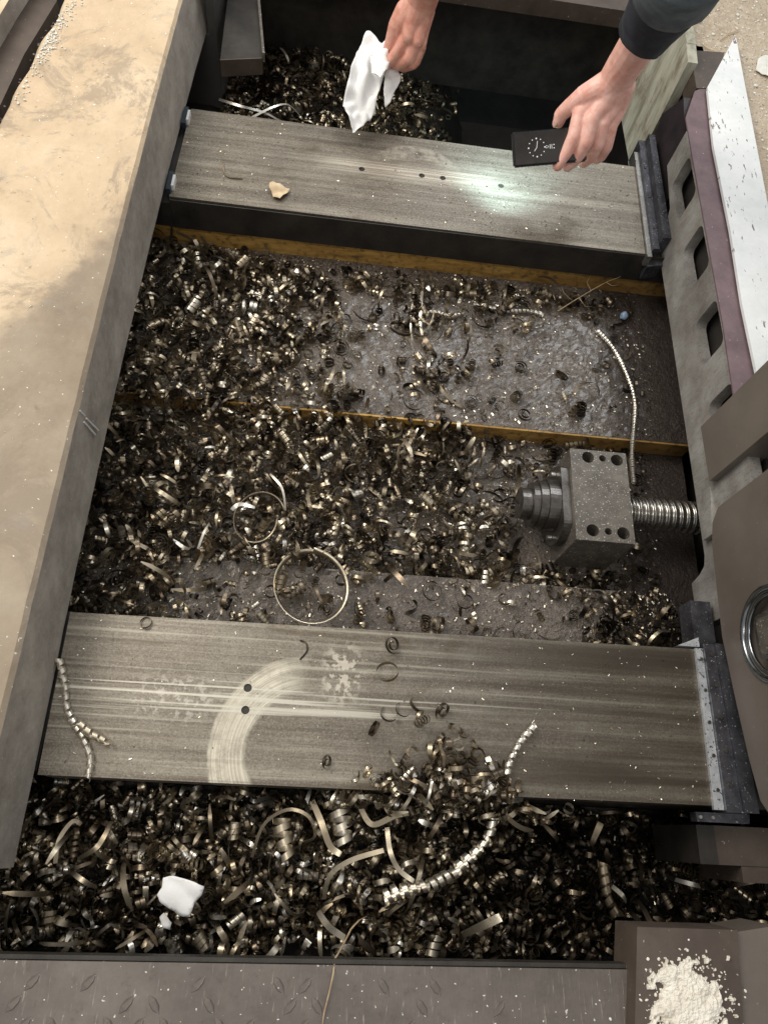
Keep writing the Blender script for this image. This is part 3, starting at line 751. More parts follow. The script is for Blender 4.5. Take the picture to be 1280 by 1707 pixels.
def fill(x, y):
    left = ss(.42, .05, x + .25 * (y - .7))
    chan = np.where((y > .378) & (y < .713), .042 * ss(.80, .62, x) + .006, 0)
    lip = .030 * ss(.26, .08, x) * np.exp(-((y - .70) / .06) ** 2)
    return chan + .048 * left + .004 + lip
def dens(x, y):
    g = lambda cx, cy, s: np.exp(-((x - cx) ** 2 + (y - cy) ** 2) / (2 * s * s))
    n = np.array([mnoise.noise(Vector((float(a) * 9, float(b) * 9, 2))) for a, b in zip(np.atleast_1d(x), np.atleast_1d(y))])
    shelf = np.maximum.reduce([ss(.44, .20, x + .12 * n), .75 * ss(.985, 1.06, y + .03 * n) * ss(1.05, .8, x), .55 * g(.53, .96, .055), .5 * g(.575, .80, .05), .05 + 0 * x])
    chan = np.maximum(ss(.86, .42, x + .3 * n), np.where(y < .44, .75, .40)) * np.where((x > .74) & (x < .94) & (y > .43) & (y < .62), .0, 1) * np.where(x > .93, .35, 1)
    ledge = np.maximum.reduce([ss(.16, .06, x), .30 * ss(.5, .3, x), .75 * ss(.80, .90, x), .10 + 0 * x])
    return np.where(y > .713, shelf, np.where(y > .378, chan, ledge))
def scatter(nwant, x0, x1, y0, y1, densf):
    out = []
    while sum(map(len, out)) < nwant:
        x = nr.uniform(x0, x1, 4000); y = nr.uniform(y0, y1, 4000); k = nr.uniform(size=4000) < densf(x, y); out.append(np.stack([x, y], 1)[k])
    return np.concatenate(out)[:nwant]
def heap_front(x, y): return -.115 - .075 * ss(.50, .95, x) - .02 * ss(-.1, -.2, y) - .045 * ss(-.09, .0, y) + .035 * np.exp(-((x - .5) ** 2 / .02 + (y + .03) ** 2 / .003))
def heap_back(x, y): return -.13 - .05 * ss(.3, .62, x) - .03 * ss(1.45, 1.65, y)
class Mass:
    def __init__(s): s.v = []; s.f = []; s.t = []; s.n = 0
    def add(s, v, f, t): s.v.append(v); s.f.append(f + s.n); s.t.append(np.full(len(v), t)); s.n += len(v)
    def build(s, name, label, cat):
        me = tone_mesh(name, np.concatenate(s.v), np.concatenate(s.f), np.concatenate(s.t))
        return tag(link(bpy.data.objects.new(name, me)), label, cat, kind='stuff')
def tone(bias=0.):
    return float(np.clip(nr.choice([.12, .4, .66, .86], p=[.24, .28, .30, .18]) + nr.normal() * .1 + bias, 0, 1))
solo_mesh = {}
def solo(si, tq, label, group, M):
    tq = min(3, int(tq * 4)); key = (si, tq)
    if key not in solo_mesh: solo_mesh[key] = tone_mesh('metal_curl', *SH[si], (.15, .45, .7, .92)[tq])
    o = link(bpy.data.objects.new('metal_curl', solo_mesh[key])); o.matrix_world = M
    return tag(o, label, 'metal chip', group)
def mat4(Rm, s, p):
    m = Matrix.Identity(4)
    for i in range(3):
        for j in range(3): m[i][j] = Rm[i, j] * s
        m[i][3] = p[i]
    return m
LOOK = (('open steel curl', 26), ('wound steel spiral', 38), ('short steel coil', 50), ('long bent steel sliver', 62))
CM = [sum(REACH[a:b]) / (b - a) for a, b in ((0, 26), (26, 38), (38, 50), (50, 62))]
def cls(si): return next(i for i, (n, k) in enumerate(LOOK) if si < k)
def where(p, g):
    x = 'at left' if p[0] < .33 else 'at right' if p[0] > .66 else 'in the middle'
    if g != 'machine bed': return x
    return {'at left': 'on the left ', 'at right': 'on the right ', 'in the middle': 'midway along '}[x] + ('of ' if 'mid' not in x else '') + ('the back shelf' if p[1] > .71 else 'the screw channel' if p[1] > .378 else 'the front ledge')
def look(si): return next(n for n, k in LOOK if si < k)
def pile(mass, xy, zf, tf, nsolo, label, group, smin, smax, bias=0., solo_z=.5, kinds=None):
    kk = kinds or list(range(len(SH)))
    cand = []
    for x, y in xy:
        si = int(nr.choice(kk)); s = nr.uniform(smin, smax); Rm = rot_rand(nr.uniform()); t = tf(x, y); u = nr.uniform()
        low = float((SH[si][0] * s @ Rm.T)[:, 2].min())
        z = float(zf(x, y)) + u * float(t) - low * (.85 if u < .6 else .6) - .001
        cand.append((REACH[si] / CM[cls(si)] * s * (.35 + u), si, s, Rm, (x, y, z), u))
    order = sorted(range(len(cand)), key=lambda i: -cand[i][0]); top = set(order[:nsolo])
    for i, (sc, si, s, Rm, p, u) in enumerate(cand):
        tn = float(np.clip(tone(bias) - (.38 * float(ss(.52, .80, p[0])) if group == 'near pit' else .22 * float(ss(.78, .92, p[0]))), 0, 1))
        if i in top: solo(si, max(tn, .3 if p[0] < .6 else .12), '%s lying loose %s %s' % (look(si), label, where(p, group)), '%ss %s of the %s' % (look(si), where(p, group), group), mat4(Rm, s, p))
        else: mass.add(SH[si][0] * s @ Rm.T + np.array(p), SH[si][1], tn)
# machine bed
m = Mass()
xy = scatter(4700, -.10, 1.03, .245, 1.072, dens)
pile(m, xy, base_z, fill, 165, 'among the swarf', 'machine bed', .75, 1.6, -.02)
m.build('bed_swarf', 'mass of curled steel swarf covering the sunken floor of the machine bed', 'swarf')
# front pit
m = Mass()
xy = scatter(4200, -.2, 1.30, -.225, -.004, lambda x, y: 1 - .5 * ss(.6, .9, x))
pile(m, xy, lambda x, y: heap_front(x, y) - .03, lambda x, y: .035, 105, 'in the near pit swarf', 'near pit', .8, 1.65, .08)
m.build('near_pit_swarf', 'heap of long curled steel swarf filling the near pit before the front way', 'swarf')
# back pit
m = Mass()
xy = scatter(2300, .03, .64, 1.37, 1.90, lambda x, y: 1 - .8 * ss(.5, .62, x))
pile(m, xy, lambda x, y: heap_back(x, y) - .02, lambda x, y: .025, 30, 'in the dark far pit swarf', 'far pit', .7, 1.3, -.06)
m.build('far_pit_swarf', 'dark curled swarf heaped in the far pit under the tissue hand', 'swarf')

# crumbs: tiny flecks everywhere
def crumbs(name, n, x0, x1, y0, y1, densf, zf, label, smin=.0008, smax=.0024, bias=0.):
    xy = scatter(n, x0, x1, y0, y1, densf); mm = Mass(); V = []; 
    s = nr.uniform(smin, smax, n); ang = nr.uniform(0, 6.28, n)
    c, sn = np.cos(ang), np.sin(ang); z = np.array([float(zf(x, y)) for x, y in xy])
    q = np.array([[-1, -.5, .1], [1, -.45, .35], [.9, .5, .9], [-1, .45, .45]])
    v = np.empty((n, 4, 3))
    asp = nr.uniform(.5, 1.6, n)
    for k in range(4):
        lx, ly = q[k, 0] * s * asp, q[k, 1] * s
        v[:, k, 0] = xy[:, 0] + lx * c - ly * sn; v[:, k, 1] = xy[:, 1] + lx * sn + ly * c; v[:, k, 2] = z + q[k, 2] * s * nr.uniform(.3, 1.3, n) + .0003
    f = np.arange(n * 4).reshape(n, 4); t = np.repeat(np.clip(nr.choice([.15, .5, .9], n, p=[.4, .33, .27]) + bias, 0, 1), 4)
    me = tone_mesh(name, v.reshape(-1, 3), f, t); o = link(bpy.data.objects.new(name, me))
    return tag(o, label, 'swarf crumbs', kind='stuff')
crumbs('bed_crumbs', 24000, -.03, 1.05, .24, 1.10, lambda x, y: np.maximum(dens(x, y), .20), lambda x, y: base_z(x, y) + .0012, 'fine metal crumbs scattered over the oily floor of the machine bed')
crumbs('way_crumbs', 420, 0, 1.0, .0, .235, lambda x, y: .3 + .7 * ss(.3, .9, x), lambda x, y: 0.0002, 'tiny bright flecks dusted over the front way', .0006, .0016, .25)
crumbs('back_way_crumbs', 700, .01, 1.0, 1.11, 1.355, lambda x, y: .3 + .7 * ss(.5, .8, x), lambda x, y: 0.0002, 'tiny bright flecks dusted over the back way', .0006, .0017, .25)
crumbs('pit_crumbs', 5000, -.1, 1.1, -.22, -.005, lambda x, y: 1 + 0 * x, lambda x, y: heap_front(x, y) - .02, 'fine metal crumbs caught in the near pit swarf', .001, .003)

# dark oily mounds under the chips
def mound(name, x0, x1, y0, y1, zf, label):
    bm = bmesh.new(); nx, ny = int((x1 - x0) / .012), int((y1 - y0) / .012); V = []
    for j in range(ny + 1):
        r = []
        for i in range(nx + 1):
            x, y = x0 + (x1 - x0) * i / nx, y0 + (y1 - y0) * j / ny
            r.append(bm.verts.new((x, y, float(zf(x, y)) + mnoise.noise(Vector((x * 40, y * 40, 1))) * .008)))
        V.append(r)
    for j in range(ny):
        for i in range(nx): bm.faces.new((V[j][i], V[j][i + 1], V[j + 1][i + 1], V[j + 1][i]))
    return tag(obj(name, bm, MT['pit'], smooth=True), label, 'sludge', kind='stuff')
mound('near_pit_sludge', -.45, 1.41, -.24, .003, lambda x, y: heap_front(x, y) - .034, 'black oily sludge under the near pit swarf')
mound('far_pit_sludge', -.12, .72, 1.36, 1.97, lambda x, y: heap_back(x, y) - .026 - .2 * float(ss(.58, .72, x)), 'black oily sludge under the far pit swarf')

# ---- chips that can be told apart, each on its own
def chip(name, vf, label, tn, cat='metal chip', thick=.0004):
    v, f = vf; c = v.mean(0); me = tone_mesh(name, v - c, f, tn); o = link(bpy.data.objects.new(name, me)); o.location = c
    md = o.modifiers.new('thick', 'SOLIDIFY'); md.thickness = thick
    e = o.modifiers.new('crisp', 'EDGE_SPLIT'); e.split_angle = math.radians(50)
    return tag(o, label, cat)
def place(vf, p, tilt=(0, 0, 0), s=1.0):
    v, f = vf; from_e = np.array(Matrix.Identity(3)); 
    import mathutils
    Rm = np.array(mathutils.Euler(tilt).to_matrix()); return v * s @ Rm.T + np.array(p), f
def pth(pp, z): return [at(px, py, (z if np.ndim(z) == 0 else z[i])) for i, (px, py) in enumerate(pp)]
q = at(429, 862, -.085)
chip('metal_ring', place(curl(.046, .038, .98, .012, .006, 40, False, .13, .7), q, (.35, .15, .4)), 'thin open hoop of steel standing out of the swarf left of centre', .62)
q = at(517, 976, -.098)
chip('metal_ring', place(curl(.0625, .0665, 1.06, .008, .0088, 44, False, .045, .75), q, (.12, .06, 1.2)), 'large bright steel hoop lying flat beside the front way', .80)
chip('coil_chip', coil_path(pth([(995, 550), (1022, 580), (1045, 625), (1058, 670), (1056, 715), (1053, 760), (1056, 805)], [-.12, -.119, -.119, -.119, -.118, -.10, -.07]), .0042, .0072, .0048), 'long thin coiled chip curving down the shelf to the nut housing', .95)
chip('coil_chip', coil_path(pth([(790, 506), (815, 512), (850, 518), (880, 518), (905, 524)], -.119), .0048, .0095, .0060), 'bright coiled chip lying along the back of the shelf below the ochre wall', .95)
chip('coil_chip', coil_path(pth([(700, 522), (725, 520), (752, 526), (772, 522)], -.119), .0042, .0088, .0052), 'short bright coiled chip on the shelf beside the tangled strands', .9)
chip('coil_chip', coil_path(pth([(98, 1098), (108, 1140), (112, 1180), (125, 1210), (140, 1235), (150, 1262), (146, 1300)], [.010, .006, .005, .006, .007, .006, .004]), .0046, .0125, .0066), 'beaded coiled chip hanging down the left end of the front way', .93)
chip('coil_chip', coil_path(pth([(130, 1205), (150, 1222), (168, 1232), (182, 1242)], .007), .0052, .012, .008), 'stubby coiled chip branching across the left end of the front way', .85)
chip('coil_chip', coil_path(pth([(893, 1208), (880, 1222), (866, 1240), (852, 1266), (846, 1290)], [.012, .010, .008, .008, .010]), .0050, .0125, .0066), 'bright coiled chip reaching up over the front way from the swarf tangle', .96)
chip('coil_chip', coil_path(pth([(640, 1498), (670, 1485), (715, 1476), (760, 1455)], [-.065, -.06, -.055, -.06]), .0100, .0125, .0072, 16, .0080), 'thick bright coiled chip lying across the middle of the near pit', .9)
chip('coil_chip', coil_path(pth([(760, 1450), (795, 1420), (815, 1390), (822, 1355), (815, 1330)], [-.06, -.055, -.05, -.045, -.04]), .0085, .0150, .0078, 16, .006), 'thick bright coiled chip bending up toward the front way in the near pit', .93)
chip('coil_chip', coil_path(pth([(470, 1365), (474, 1400), (480, 1430)], -.06), .0125, .0185, .0095, 16), 'wide dark coil standing in a loop at the left of the near pit', .75)
chip('coil_chip', coil_path(pth([(1005, 1440), (1008, 1470), (1015, 1500), (1030, 1530)], -.15), .0080, .0140, .010, 12), 'dark blue grey coil at the right of the near pit', .6)
chip('spring_chip', coil_path(pth([(565, 1340), (570, 1370), (575, 1405)], -.05), .0145, .0185, .0095, 16), 'fat bright coil below the front way at the middle of the near pit', .9)
chip('strip_chip', coil_path(pth([(560, 1262), (590, 1300), (585, 1380)], [.004, -.01, -.05]), .012, .06, .004, 30), 'loose thin strand curling off the near edge of the front way', .35)
for pts_, z_, w_, tn_, lab in (
    ([(420, 1430), (440, 1375), (480, 1350), (515, 1362), (525, 1395), (505, 1405)], -.05, .005, .55, 'large open strand looping over the left of the near pit'),
    ([(92, 1440), (100, 1400), (120, 1370), (135, 1375)], -.08, .006, .7, 'bent strand at the far left of the near pit by the slab end'),
    ([(135, 1430), (165, 1410), (185, 1370)], -.07, .007, .6, 'dull broad strand leaning at the left of the near pit'),
    ([(520, 1335), (535, 1370), (550, 1410), (568, 1425)], -.035, .009, .62, 'broad rusty strip slanting under the middle of the front way'),
    ([(540, 1500), (550, 1460), (585, 1435), (640, 1418)], -.05, .007, .72, 'arched strip crossing the middle of the near pit'),
    ([(645, 1380), (650, 1420), (665, 1450), (690, 1470)], -.045, .007, .78, 'curved bright strip right of the middle of the near pit'),
    ([(600, 1345), (620, 1375), (660, 1360), (700, 1352)], -.03, .008, .66, 'wavy broad strip just below the front way'),
    ([(530, 1520), (548, 1545), (575, 1565)], -.09, .009, .88, 'short bright flat strip above the twig in the near pit'),
    ([(1125, 1467), (1150, 1474), (1168, 1478)], -.13, .007, .98, 'bright straight sliver at the right of the near pit'),
    ([(1020, 1478), (1035, 1492), (1045, 1504)], -.13, .007, .92, 'short bright sliver in the black swarf at right of the near pit'),
    ([(985, 1410), (1000, 1372)], -.13, .010, .45, 'dull flat sliver standing in the dark right of the near pit'),
    ([(1050, 1600), (1045, 1570), (1030, 1555)], -.11, .008, .7, 'curved sliver beside the corner of the brown box'),
    ([(770, 1560), (800, 1545), (835, 1530)], -.09, .012, .8, 'flat pale sliver lying right of the middle of the near pit'),
    ([(812, 1262), (820, 1283), (830, 1308)], .006, .0075, .97, 'straight bright sliver lying across the near edge of the front way'),
    ([(372, 268), (373, 283), (380, 293), (404, 296)], .003, .003, .5, 'thin bent wire shaving lying on the left of the back way'),
    ([(705, 470), (700, 540), (712, 580)], -.117, .006, .9, 'pale straight shaving hanging among the tangled strands of the shelf'),
    ([(690, 480), (684, 545), (690, 575)], -.116, .004, .85, 'narrow pale shaving beside the tangled strands of the shelf'),
    ([(715, 600), (712, 625)], -.119, .007, .95, 'short bright shaving on the shelf below the tangled strands'),
    ([(730, 640), (738, 655), (760, 672), (775, 678)], -.119, .007, .55, 'curved shaving near the front of the shelf'),
    ([(365, 165), (400, 178), (440, 185), (470, 200), (500, 208)], -.09, .006, .98, 'bright crinkled shaving along the far side of the back way'),
    ([(420, 195), (455, 180), (480, 172), (500, 190)], -.09, .005, .95, 'second bright crinkled shaving crossing the first beyond the back way'),
    ([(386, 850), (400, 842), (425, 845)], -.075, .007, .97, 'bright flat sliver touching the thin hoop in the swarf'),
    ([(450, 790), (470, 815), (476, 850)], -.08, .004, .9, 'pale thin shaving arched over the thin hoop'),
    ([(330, 915), (340, 890), (348, 872)], -.075, .004, .95, 'bright thin sliver in the swarf left of the thin hoop'),
    ([(500, 1068), (510, 1072), (512, 1085), (500, 1100)], .003, .003, .15, 'thin black thread of swarf at the top of the wear arc'),
):
    C = pth(pts_, z_); k = len(C)
    for i_, c_ in enumerate(C): c_.z += .006 * math.sin(i_ * 1.9 + px_seed) if False else .004 * math.sin(i_ * 1.9)
    if z_ == .003: 
        for c_ in C: c_.z = .002
    P = np.array([list(c_) for c_ in C]); t = np.linspace(0, k - 1, 24); i_ = np.clip(t.astype(int), 0, k - 2); f_ = (t - i_)[:, None]
    p0 = P[np.clip(i_ - 1, 0, None)]; p1 = P[i_]; p2 = P[i_ + 1]; p3 = P[np.clip(i_ + 2, None, k - 1)]
    Cc = .5 * ((2 * p1) + (-p0 + p2) * f_ + (2 * p0 - 5 * p1 + 4 * p2 - p3) * f_ ** 2 + (-p0 + 3 * p1 - 3 * p2 + p3) * f_ ** 3)
    T = np.gradient(Cc, axis=0); T /= np.linalg.norm(T, axis=1)[:, None] + 1e-9
    W = np.cross(T, np.array([.1, -.25, 1.])); W /= np.linalg.norm(W, axis=1)[:, None] + 1e-9
    tw = np.linspace(-.5, .7, 24)[:, None]; Nn_ = np.cross(W, T); W = W * np.cos(tw) + Nn_ * np.sin(tw)
    chip('strip_chip', rows_path(Cc, W, w_), lab, tn_, 'metal strip')
for o in COL.objects:
    if o.name.startswith('metal_ring'): o.modifiers.remove(o.modifiers['crisp'])
for px, py, R, turns, z, tn, tl, lab in (
    (568, 580, .021, 2.6, -.116, .08, (.1, .1, 0), 'black watch spring spiral on the middle of the shelf'),
    (867, 612, .0155, 2.2, -.120, .10, (.05, 0, 1), 'dark flat spiral on the right of the shelf'),
    (875, 690, .017, 1.6, -.120, .12, (.08, .05, 2), 'dark open spiral near the front lip of the shelf'),
    (590, 662, .013, 2.3, -.118, .14, (.2, .1, 3), 'small dark spiral at the front lip of the shelf'),
    (772, 622, .008, 2.0, -.118, .10, (.3, .2, 1), 'tiny dark curl on the clean part of the shelf'),
    (635, 618, .012, 2.4, -.116, .16, (1.0, .2, 1), 'dark curl with a hanging tail left of the tangled strands'),
    (488, 578, .012, 1.4, -.118, .16, (.2, .2, .4), 'thin dark loop on the left of the clean shelf'),
    (520, 625, .012, 2.2, -.114, .08, (1.1, .4, 0), 'black upright curl below the watch spring spiral'),
    (935, 626, .018, 2.0, -.116, .20, (.5, .3, 2), 'oily tangle of curl on the right of the shelf'),
    (967, 680, .014, .7, -.120, .15, (.1, 0, 4), 'faint dark half loop at the right front of the shelf'),
    (690, 665, .024, .85, -.117, .3, (.15, .1, .6), 'wide thin loop at the front of the shelf below the strands'),
    (668, 548, .024, 1.2, -.112, .15, (.35, .3, 2), 'wide dark loop in the tangled strands of the shelf'),
    (298, 955, .017, 2.3, -.108, .12, (.2, .15, 0), 'dark spiral with a bronze tail on the left of the front ledge'),
    (720, 985, .018, .9, -.118, .12, (.1, .1, 1), 'thin dark loop on the front ledge'),
    (775, 1003, .014, .8, -.118, .12, (.2, .1, 3), 'thin dark hook on the front ledge beside another loop'),
    (243, 1038, .0085, 1.35, .003, .10, (.15, 0, 3.4), 'small thin black loop lying on the left of the front way'),
    (655, 1075, .0155, 1.7, .010, .12, (.5, .2, 1.2), 'black double curl at the far edge of the front way'),
    (646, 1120, .0175, .95, .012, .55, (.5, -.3, 4.0), 'brown broad curl lying on the middle of the front way'),
    (738, 1185, .015, 1.6, .010, .14, (.9, .2, .6), 'black tangled curl right of the middle of the front way'),
    (760, 1215, .012, 1.2, .009, .40, (1.1, .3, 2.6), 'small grey curl below the tangled one on the front way'),
    (648, 1190, .0125, .7, .005, .2, (.3, .2, 2.2), 'thin half loop at the middle of the front way'),
    (672, 1183, .0115, .6, .005, .2, (.3, .2, 2.0), 'second thin half loop touching the first on the front way'),
    (696, 1175, .0125, .55, .007, .25, (.7, .2, 2.1), 'broad half loop standing right of two thin ones'),
    (545, 1270, .0110, 1.6, .008, .2, (.9, .3, 1.1), 'small dark curl on the near edge of the front way'),
):
    q = at(px, py, z); spiral = turns > 1.5
    chip('spiral_chip', place(curl(R * (.25 if spiral else .95), R, turns, .003 if not spiral else .001, .0055 if R > .012 else .004, 20, True, .04), q, tl), lab, tn)
# loose tangle heaped over the near edge of the front way
tang = Mass(); 
for k in range(290):
    x = .58 + nr.normal() * .078; y = -.012 + abs(nr.normal()) * .046 * math.exp(-((x - .57) / .13) ** 2) - nr.uniform(0, .02); si = int(nr.choice(range(len(SH)))); Rm = rot_rand(nr.uniform()); s = nr.uniform(.7, 1.6)
    v = SH[si][0] * s @ Rm.T; zz = (.002 if y > 0 else -.03 + y * 1.0) + nr.uniform(0, .014)
    tang.add(v + np.array([x, y, zz - v[:, 2].min() * .8]), SH[si][1], tone(.12))
tang.build('tangle_swarf', 'loose tangle of bright curled swarf hanging over the near edge of the front way', 'swarf')

# ------------------------------------------------------------------ small loose things
def crumple(pts, z, amp, seed, cuts=5, thick=.0006, zs=None):
    bm = bmesh.new(); vs = [bm.verts.new((p[0], p[1], z if zs is None else zs[i])) for i, p in enumerate(pts)]
    bm.faces.new(vs); bmesh.ops.triangulate(bm, faces=bm.faces)
    for _ in range(cuts): 
        bmesh.ops.subdivide_edges(bm, edges=[e for e in bm.edges if e.calc_length() > .007], cuts=1); bmesh.ops.triangulate(bm, faces=[f for f in bm.faces if len(f.verts) > 3])
    for v in bm.verts:
        n_ = mnoise.noise(Vector((v.co.x * 60 + seed, v.co.y * 60, 0))); n2 = abs(mnoise.noise(Vector((v.co.x * 28, v.co.y * 28 + seed, 3))))
        v.co.z += amp * (n2 * 1.5 + n_ * .15); v.co.x += .0012 * mnoise.noise(v.co * 120); v.co.y += .0012 * mnoise.noise(v.co * 120 + Vector((5, 5, 5)))
    return bm
def solid(o, t): md = o.modifiers.new('s', 'SOLIDIFY'); md.thickness = t; return o
z = -.06
bm = crumple([at(*p, z).xy for p in ((272, 1464), (288, 1460), (312, 1466), (341, 1478), (337, 1492), (325, 1505), (316, 1529), (300, 1527), (285, 1517), (265, 1502), (262, 1492), (270, 1480))], z, .006, 3)
tag(solid(obj('paper_scrap', bm, MT['cloth'], smooth=True, origin=at(300, 1495, z)), .0006), 'torn white paper scrap lying on the swarf in the near pit', 'paper scrap')
bm = crumple([at(*p, -.08).xy for p in ((266, 1530), (274, 1522), (287, 1538), (284, 1550), (272, 1546))], -.08, .004, 9)
tag(solid(obj('paper_scrap', bm, MT['cloth'], smooth=True, origin=at(275, 1537, -.08)), .0006), 'tiny white paper shred just below the torn white scrap', 'paper scrap')
bm = crumple([at(*p, .004).xy for p in ((449, 306), (455, 303), (461, 309), (469, 308), (475, 313), (483, 315), (480, 322), (473, 326), (467, 333), (462, 331), (455, 329), (453, 320), (449, 315))], .004, .009, 5)
tag(solid(obj('dry_leaf', bm, MT['leaf'], smooth=True, origin=at(465, 320, .003)), .0005), 'small curled dry leaf lying on the left of the back way', 'leaf')
pw = bmesh.new()
pc = at(1150, 1668, .166)
for j in range(46):
    for i in range(46): pass
V = []; nn = 70
for j in range(nn + 1):
    r = []
    for i in range(nn + 1):
        u, v = (i / nn - .5) * 2, (j / nn - .5) * 2; x, y = pc.x + u * .060, pc.y + v * .064 - .012
        e = math.hypot(u * 1.15, v) + .55 * mnoise.fractal(Vector((x * 55, y * 55, 4)), .7, 2, 4) * (.35 + math.hypot(u, v) * .65)
        h = .008 * (1 - float(ss(.2, .95, e))) + (.0015 if e < .80 else -.006) + .0022 * mnoise.noise(Vector((x * 330, y * 330, 0)))
        r.append(pw.verts.new((x, y, .1655 + (h if e < .80 else -.004))))
    V.append(r)
for j in range(nn):
    for i in range(nn):
        qf = (V[j][i], V[j][i + 1], V[j + 1][i + 1], V[j + 1][i])
        if max(v.co.z for v in qf) > .1655: pw.faces.new(qf)
bmesh.ops.delete(pw, geom=[v for v in pw.verts if not v.link_faces], context='VERTS')
for k in range(260):
    a = rnd.uniform(0, 6.28); R = abs(rnd.gauss(.044, .011)); s = rnd.uniform(.0006, .0026)
    bmesh.ops.create_icosphere(pw, subdivisions=1, radius=s, matrix=Matrix.Translation((pc.x + R * math.cos(a), pc.y - .010 + R * math.sin(a) * 1.05, .1652 + s * .2)) @ Matrix.Rotation(rnd.uniform(0, 6), 4, 'Z') @ Matrix.Diagonal((1, rnd.uniform(.4, 1), .5, 1)))
tag(obj('powder_heap', pw, MT['powder'], origin=pc), 'heap of cream absorbent powder on the brown box at bottom right', 'powder', kind='stuff')
def twig(name, pp, z, r, label, branches=()):
    t = empty(name, at(pp[0][0], pp[0][1], z if np.ndim(z) == 0 else z[0]), label, 'twig'); C = pth(pp, z)
    obj('stem', tube(C, r, 6, None, .5), MT['twig'], t, smooth=True)
    for b in branches: obj('branch', tube(pth(b[0], b[1]), r * .6, 5, None, .4), MT['twig'], t, smooth=True)
    return t
twig('dry_twig', [(598, 1535), (585, 1550), (570, 1580), (558, 1600), (556, 1622), (550, 1650), (540, 1690), (536, 1720)], [.02, .05, .10, .13, .146, .144, .1425, .1425], .0014, 'thin dry stalk leaning out of the near pit onto the tread plate', [([(585, 1550), (600, 1534), (612, 1528)], [.05, .045, .04])])
twig('dry_twig', [(930, 518), (955, 502), (985, 484), (1010, 470), (1036, 460)], [-.115, -.105, -.09, -.08, -.07], .0013, 'branching dry twig lying at the back right of the shelf', [([(985, 484), (978, 470), (985, 458)], [-.09, -.085, -.08]), ([(955, 502), (940, 488), (936, 478)], [-.105, -.1, -.095]), ([(1010, 470), (1020, 476), (1034, 474)], [-.08, -.08, -.08]), ([(965, 496), (975, 510), (995, 512)], [-.1, -.11, -.115])])
bm = bmesh.new(); bmesh.ops.create_icosphere(bm, subdivisions=3, radius=.009, matrix=Matrix.Translation(at(1040, 526, -.115)))
for v in bm.verts: v.co += Vector((1, 1, 1)) * .0015 * mnoise.noise(v.co * 150)
tag(obj('oil_bead', bm, MT['bead'], smooth=True, origin=at(1040, 526, -.115)), 'small bluish lump gleaming in the black oil at the back right of the shelf', 'lump')
bm = crumple([at(*p, FL).xy for p in ((1262, 100), (1275, 92), (1290, 110), (1288, 132), (1270, 125), (1258, 118))], FL + .002, .006, 2)
tag(solid(obj('plaster_flake', bm, MT['debris'], origin=at(1272, 112, FL)), .001), 'white plaster flake lying on the gritty ground at top right', 'flake')
for k, (pp, lab) in enumerate((([(1170, 72), (1180, 80), (1192, 84)], 'longer dry straw beside the tip of the white board'), ([(1200, 66), (1212, 56), (1232, 48)], 'pale dry straw pointing away from the tip of the white board'))):
    tag(obj('straw', tube(pth(pp, FL + .002), .0011, 5), MT['leaf'], origin=at(*pp[0], FL)), lab, 'straw')
# grit on the ground and slab
def grit(name, n, fx, z, mat, label, smin, smax):
    bm = bmesh.new()
    for k in range(n):
        x, y = fx(); s = rnd.uniform(smin, smax) * (1 if rnd.random() < .85 else 1.8)
        m = Matrix.Translation((x, y, z + s * .3)) @ Matrix.Rotation(rnd.uniform(0, 6), 4, 'Z') @ Matrix.Diagonal((1, rnd.uniform(.5, 1), .6, 1))
        bmesh.ops.create_icosphere(bm, subdivisions=1, radius=s, matrix=m)
    return tag(obj(name, bm, mat), label, 'grit', kind='stuff')
def fx_r():
    while True:
        x, y = rnd.uniform(1.10, 1.42), rnd.uniform(.9, 1.9)
        if not (y < 1.6 and x < 1.215): return x, y
grit('ground_grit', 700, fx_r, FL - .002, MT['debris'], 'pale grit strewn over the ground beside the white board', .001, .0035)
grit('slab_grit', 130, lambda: (rnd.uniform(-.26, -.03), rnd.uniform(-.05, 1.6)), FL, MT['debris'], 'small pale grains lying on the concrete slab', .0006, .0010)
grit('slab_edge_dust', 420, lambda: ((lambda y: (itp(y, lx) + .012 + abs(rnd.gauss(0, .012)), y))(rnd.gauss(1.33, .07))), FL, MT['debris'], 'white dust lumps along the far left edge of the slab', .0005, .0022)
grit('gap_debris', 120, lambda: ((lambda y: (itp(y, lx) - abs(rnd.gauss(.004, .012)), y))(rnd.uniform(1.1, 1.45))), .10, MT['brown'], 'dark debris lying in the gap left of the slab', .002, .006)
grit('plate_grit', 140, lambda: (rnd.uniform(-.05, .77), rnd.uniform(-.34, -.22)), FL, MT['debris'], 'small pale grains lying on the tread plate', .0005, .0013)

# ------------------------------------------------------------------ hands
def blob(chains, extra=()):
    bm = bmesh.new()
    for ch in chains:
        for (p, r) in ch: bmesh.ops.create_icosphere(bm, subdivisions=2, radius=r, matrix=Matrix.Translation(p))
        for (p, r), (q, s) in zip(ch, ch[1:]): cyl(bm, p, q, r, s, n=16)
    for p, q, sc in extra:
        d = (Vector(q) - Vector(p)); m = Matrix.Translation(p) @ d.to_track_quat('Z', 'Y').to_matrix().to_4x4() @ Matrix.Diagonal((*sc, 1))
        bmesh.ops.create_icosphere(bm, subdivisions=3, radius=1, matrix=m)
    return bm
def body(name, bm, mat, parent, vox=.0019, it=4):
    o = obj(name, bm, mat, parent, smooth=True)
    r = o.modifiers.new('r', 'REMESH'); r.mode = 'VOXEL'; r.voxel_size = vox; r.use_smooth_shade = True
    s = o.modifiers.new('s', 'SMOOTH'); s.factor = .5; s.iterations = it
    return o
def H(*pts): return [(at(px, py, z), r) for px, py, z, r in pts]
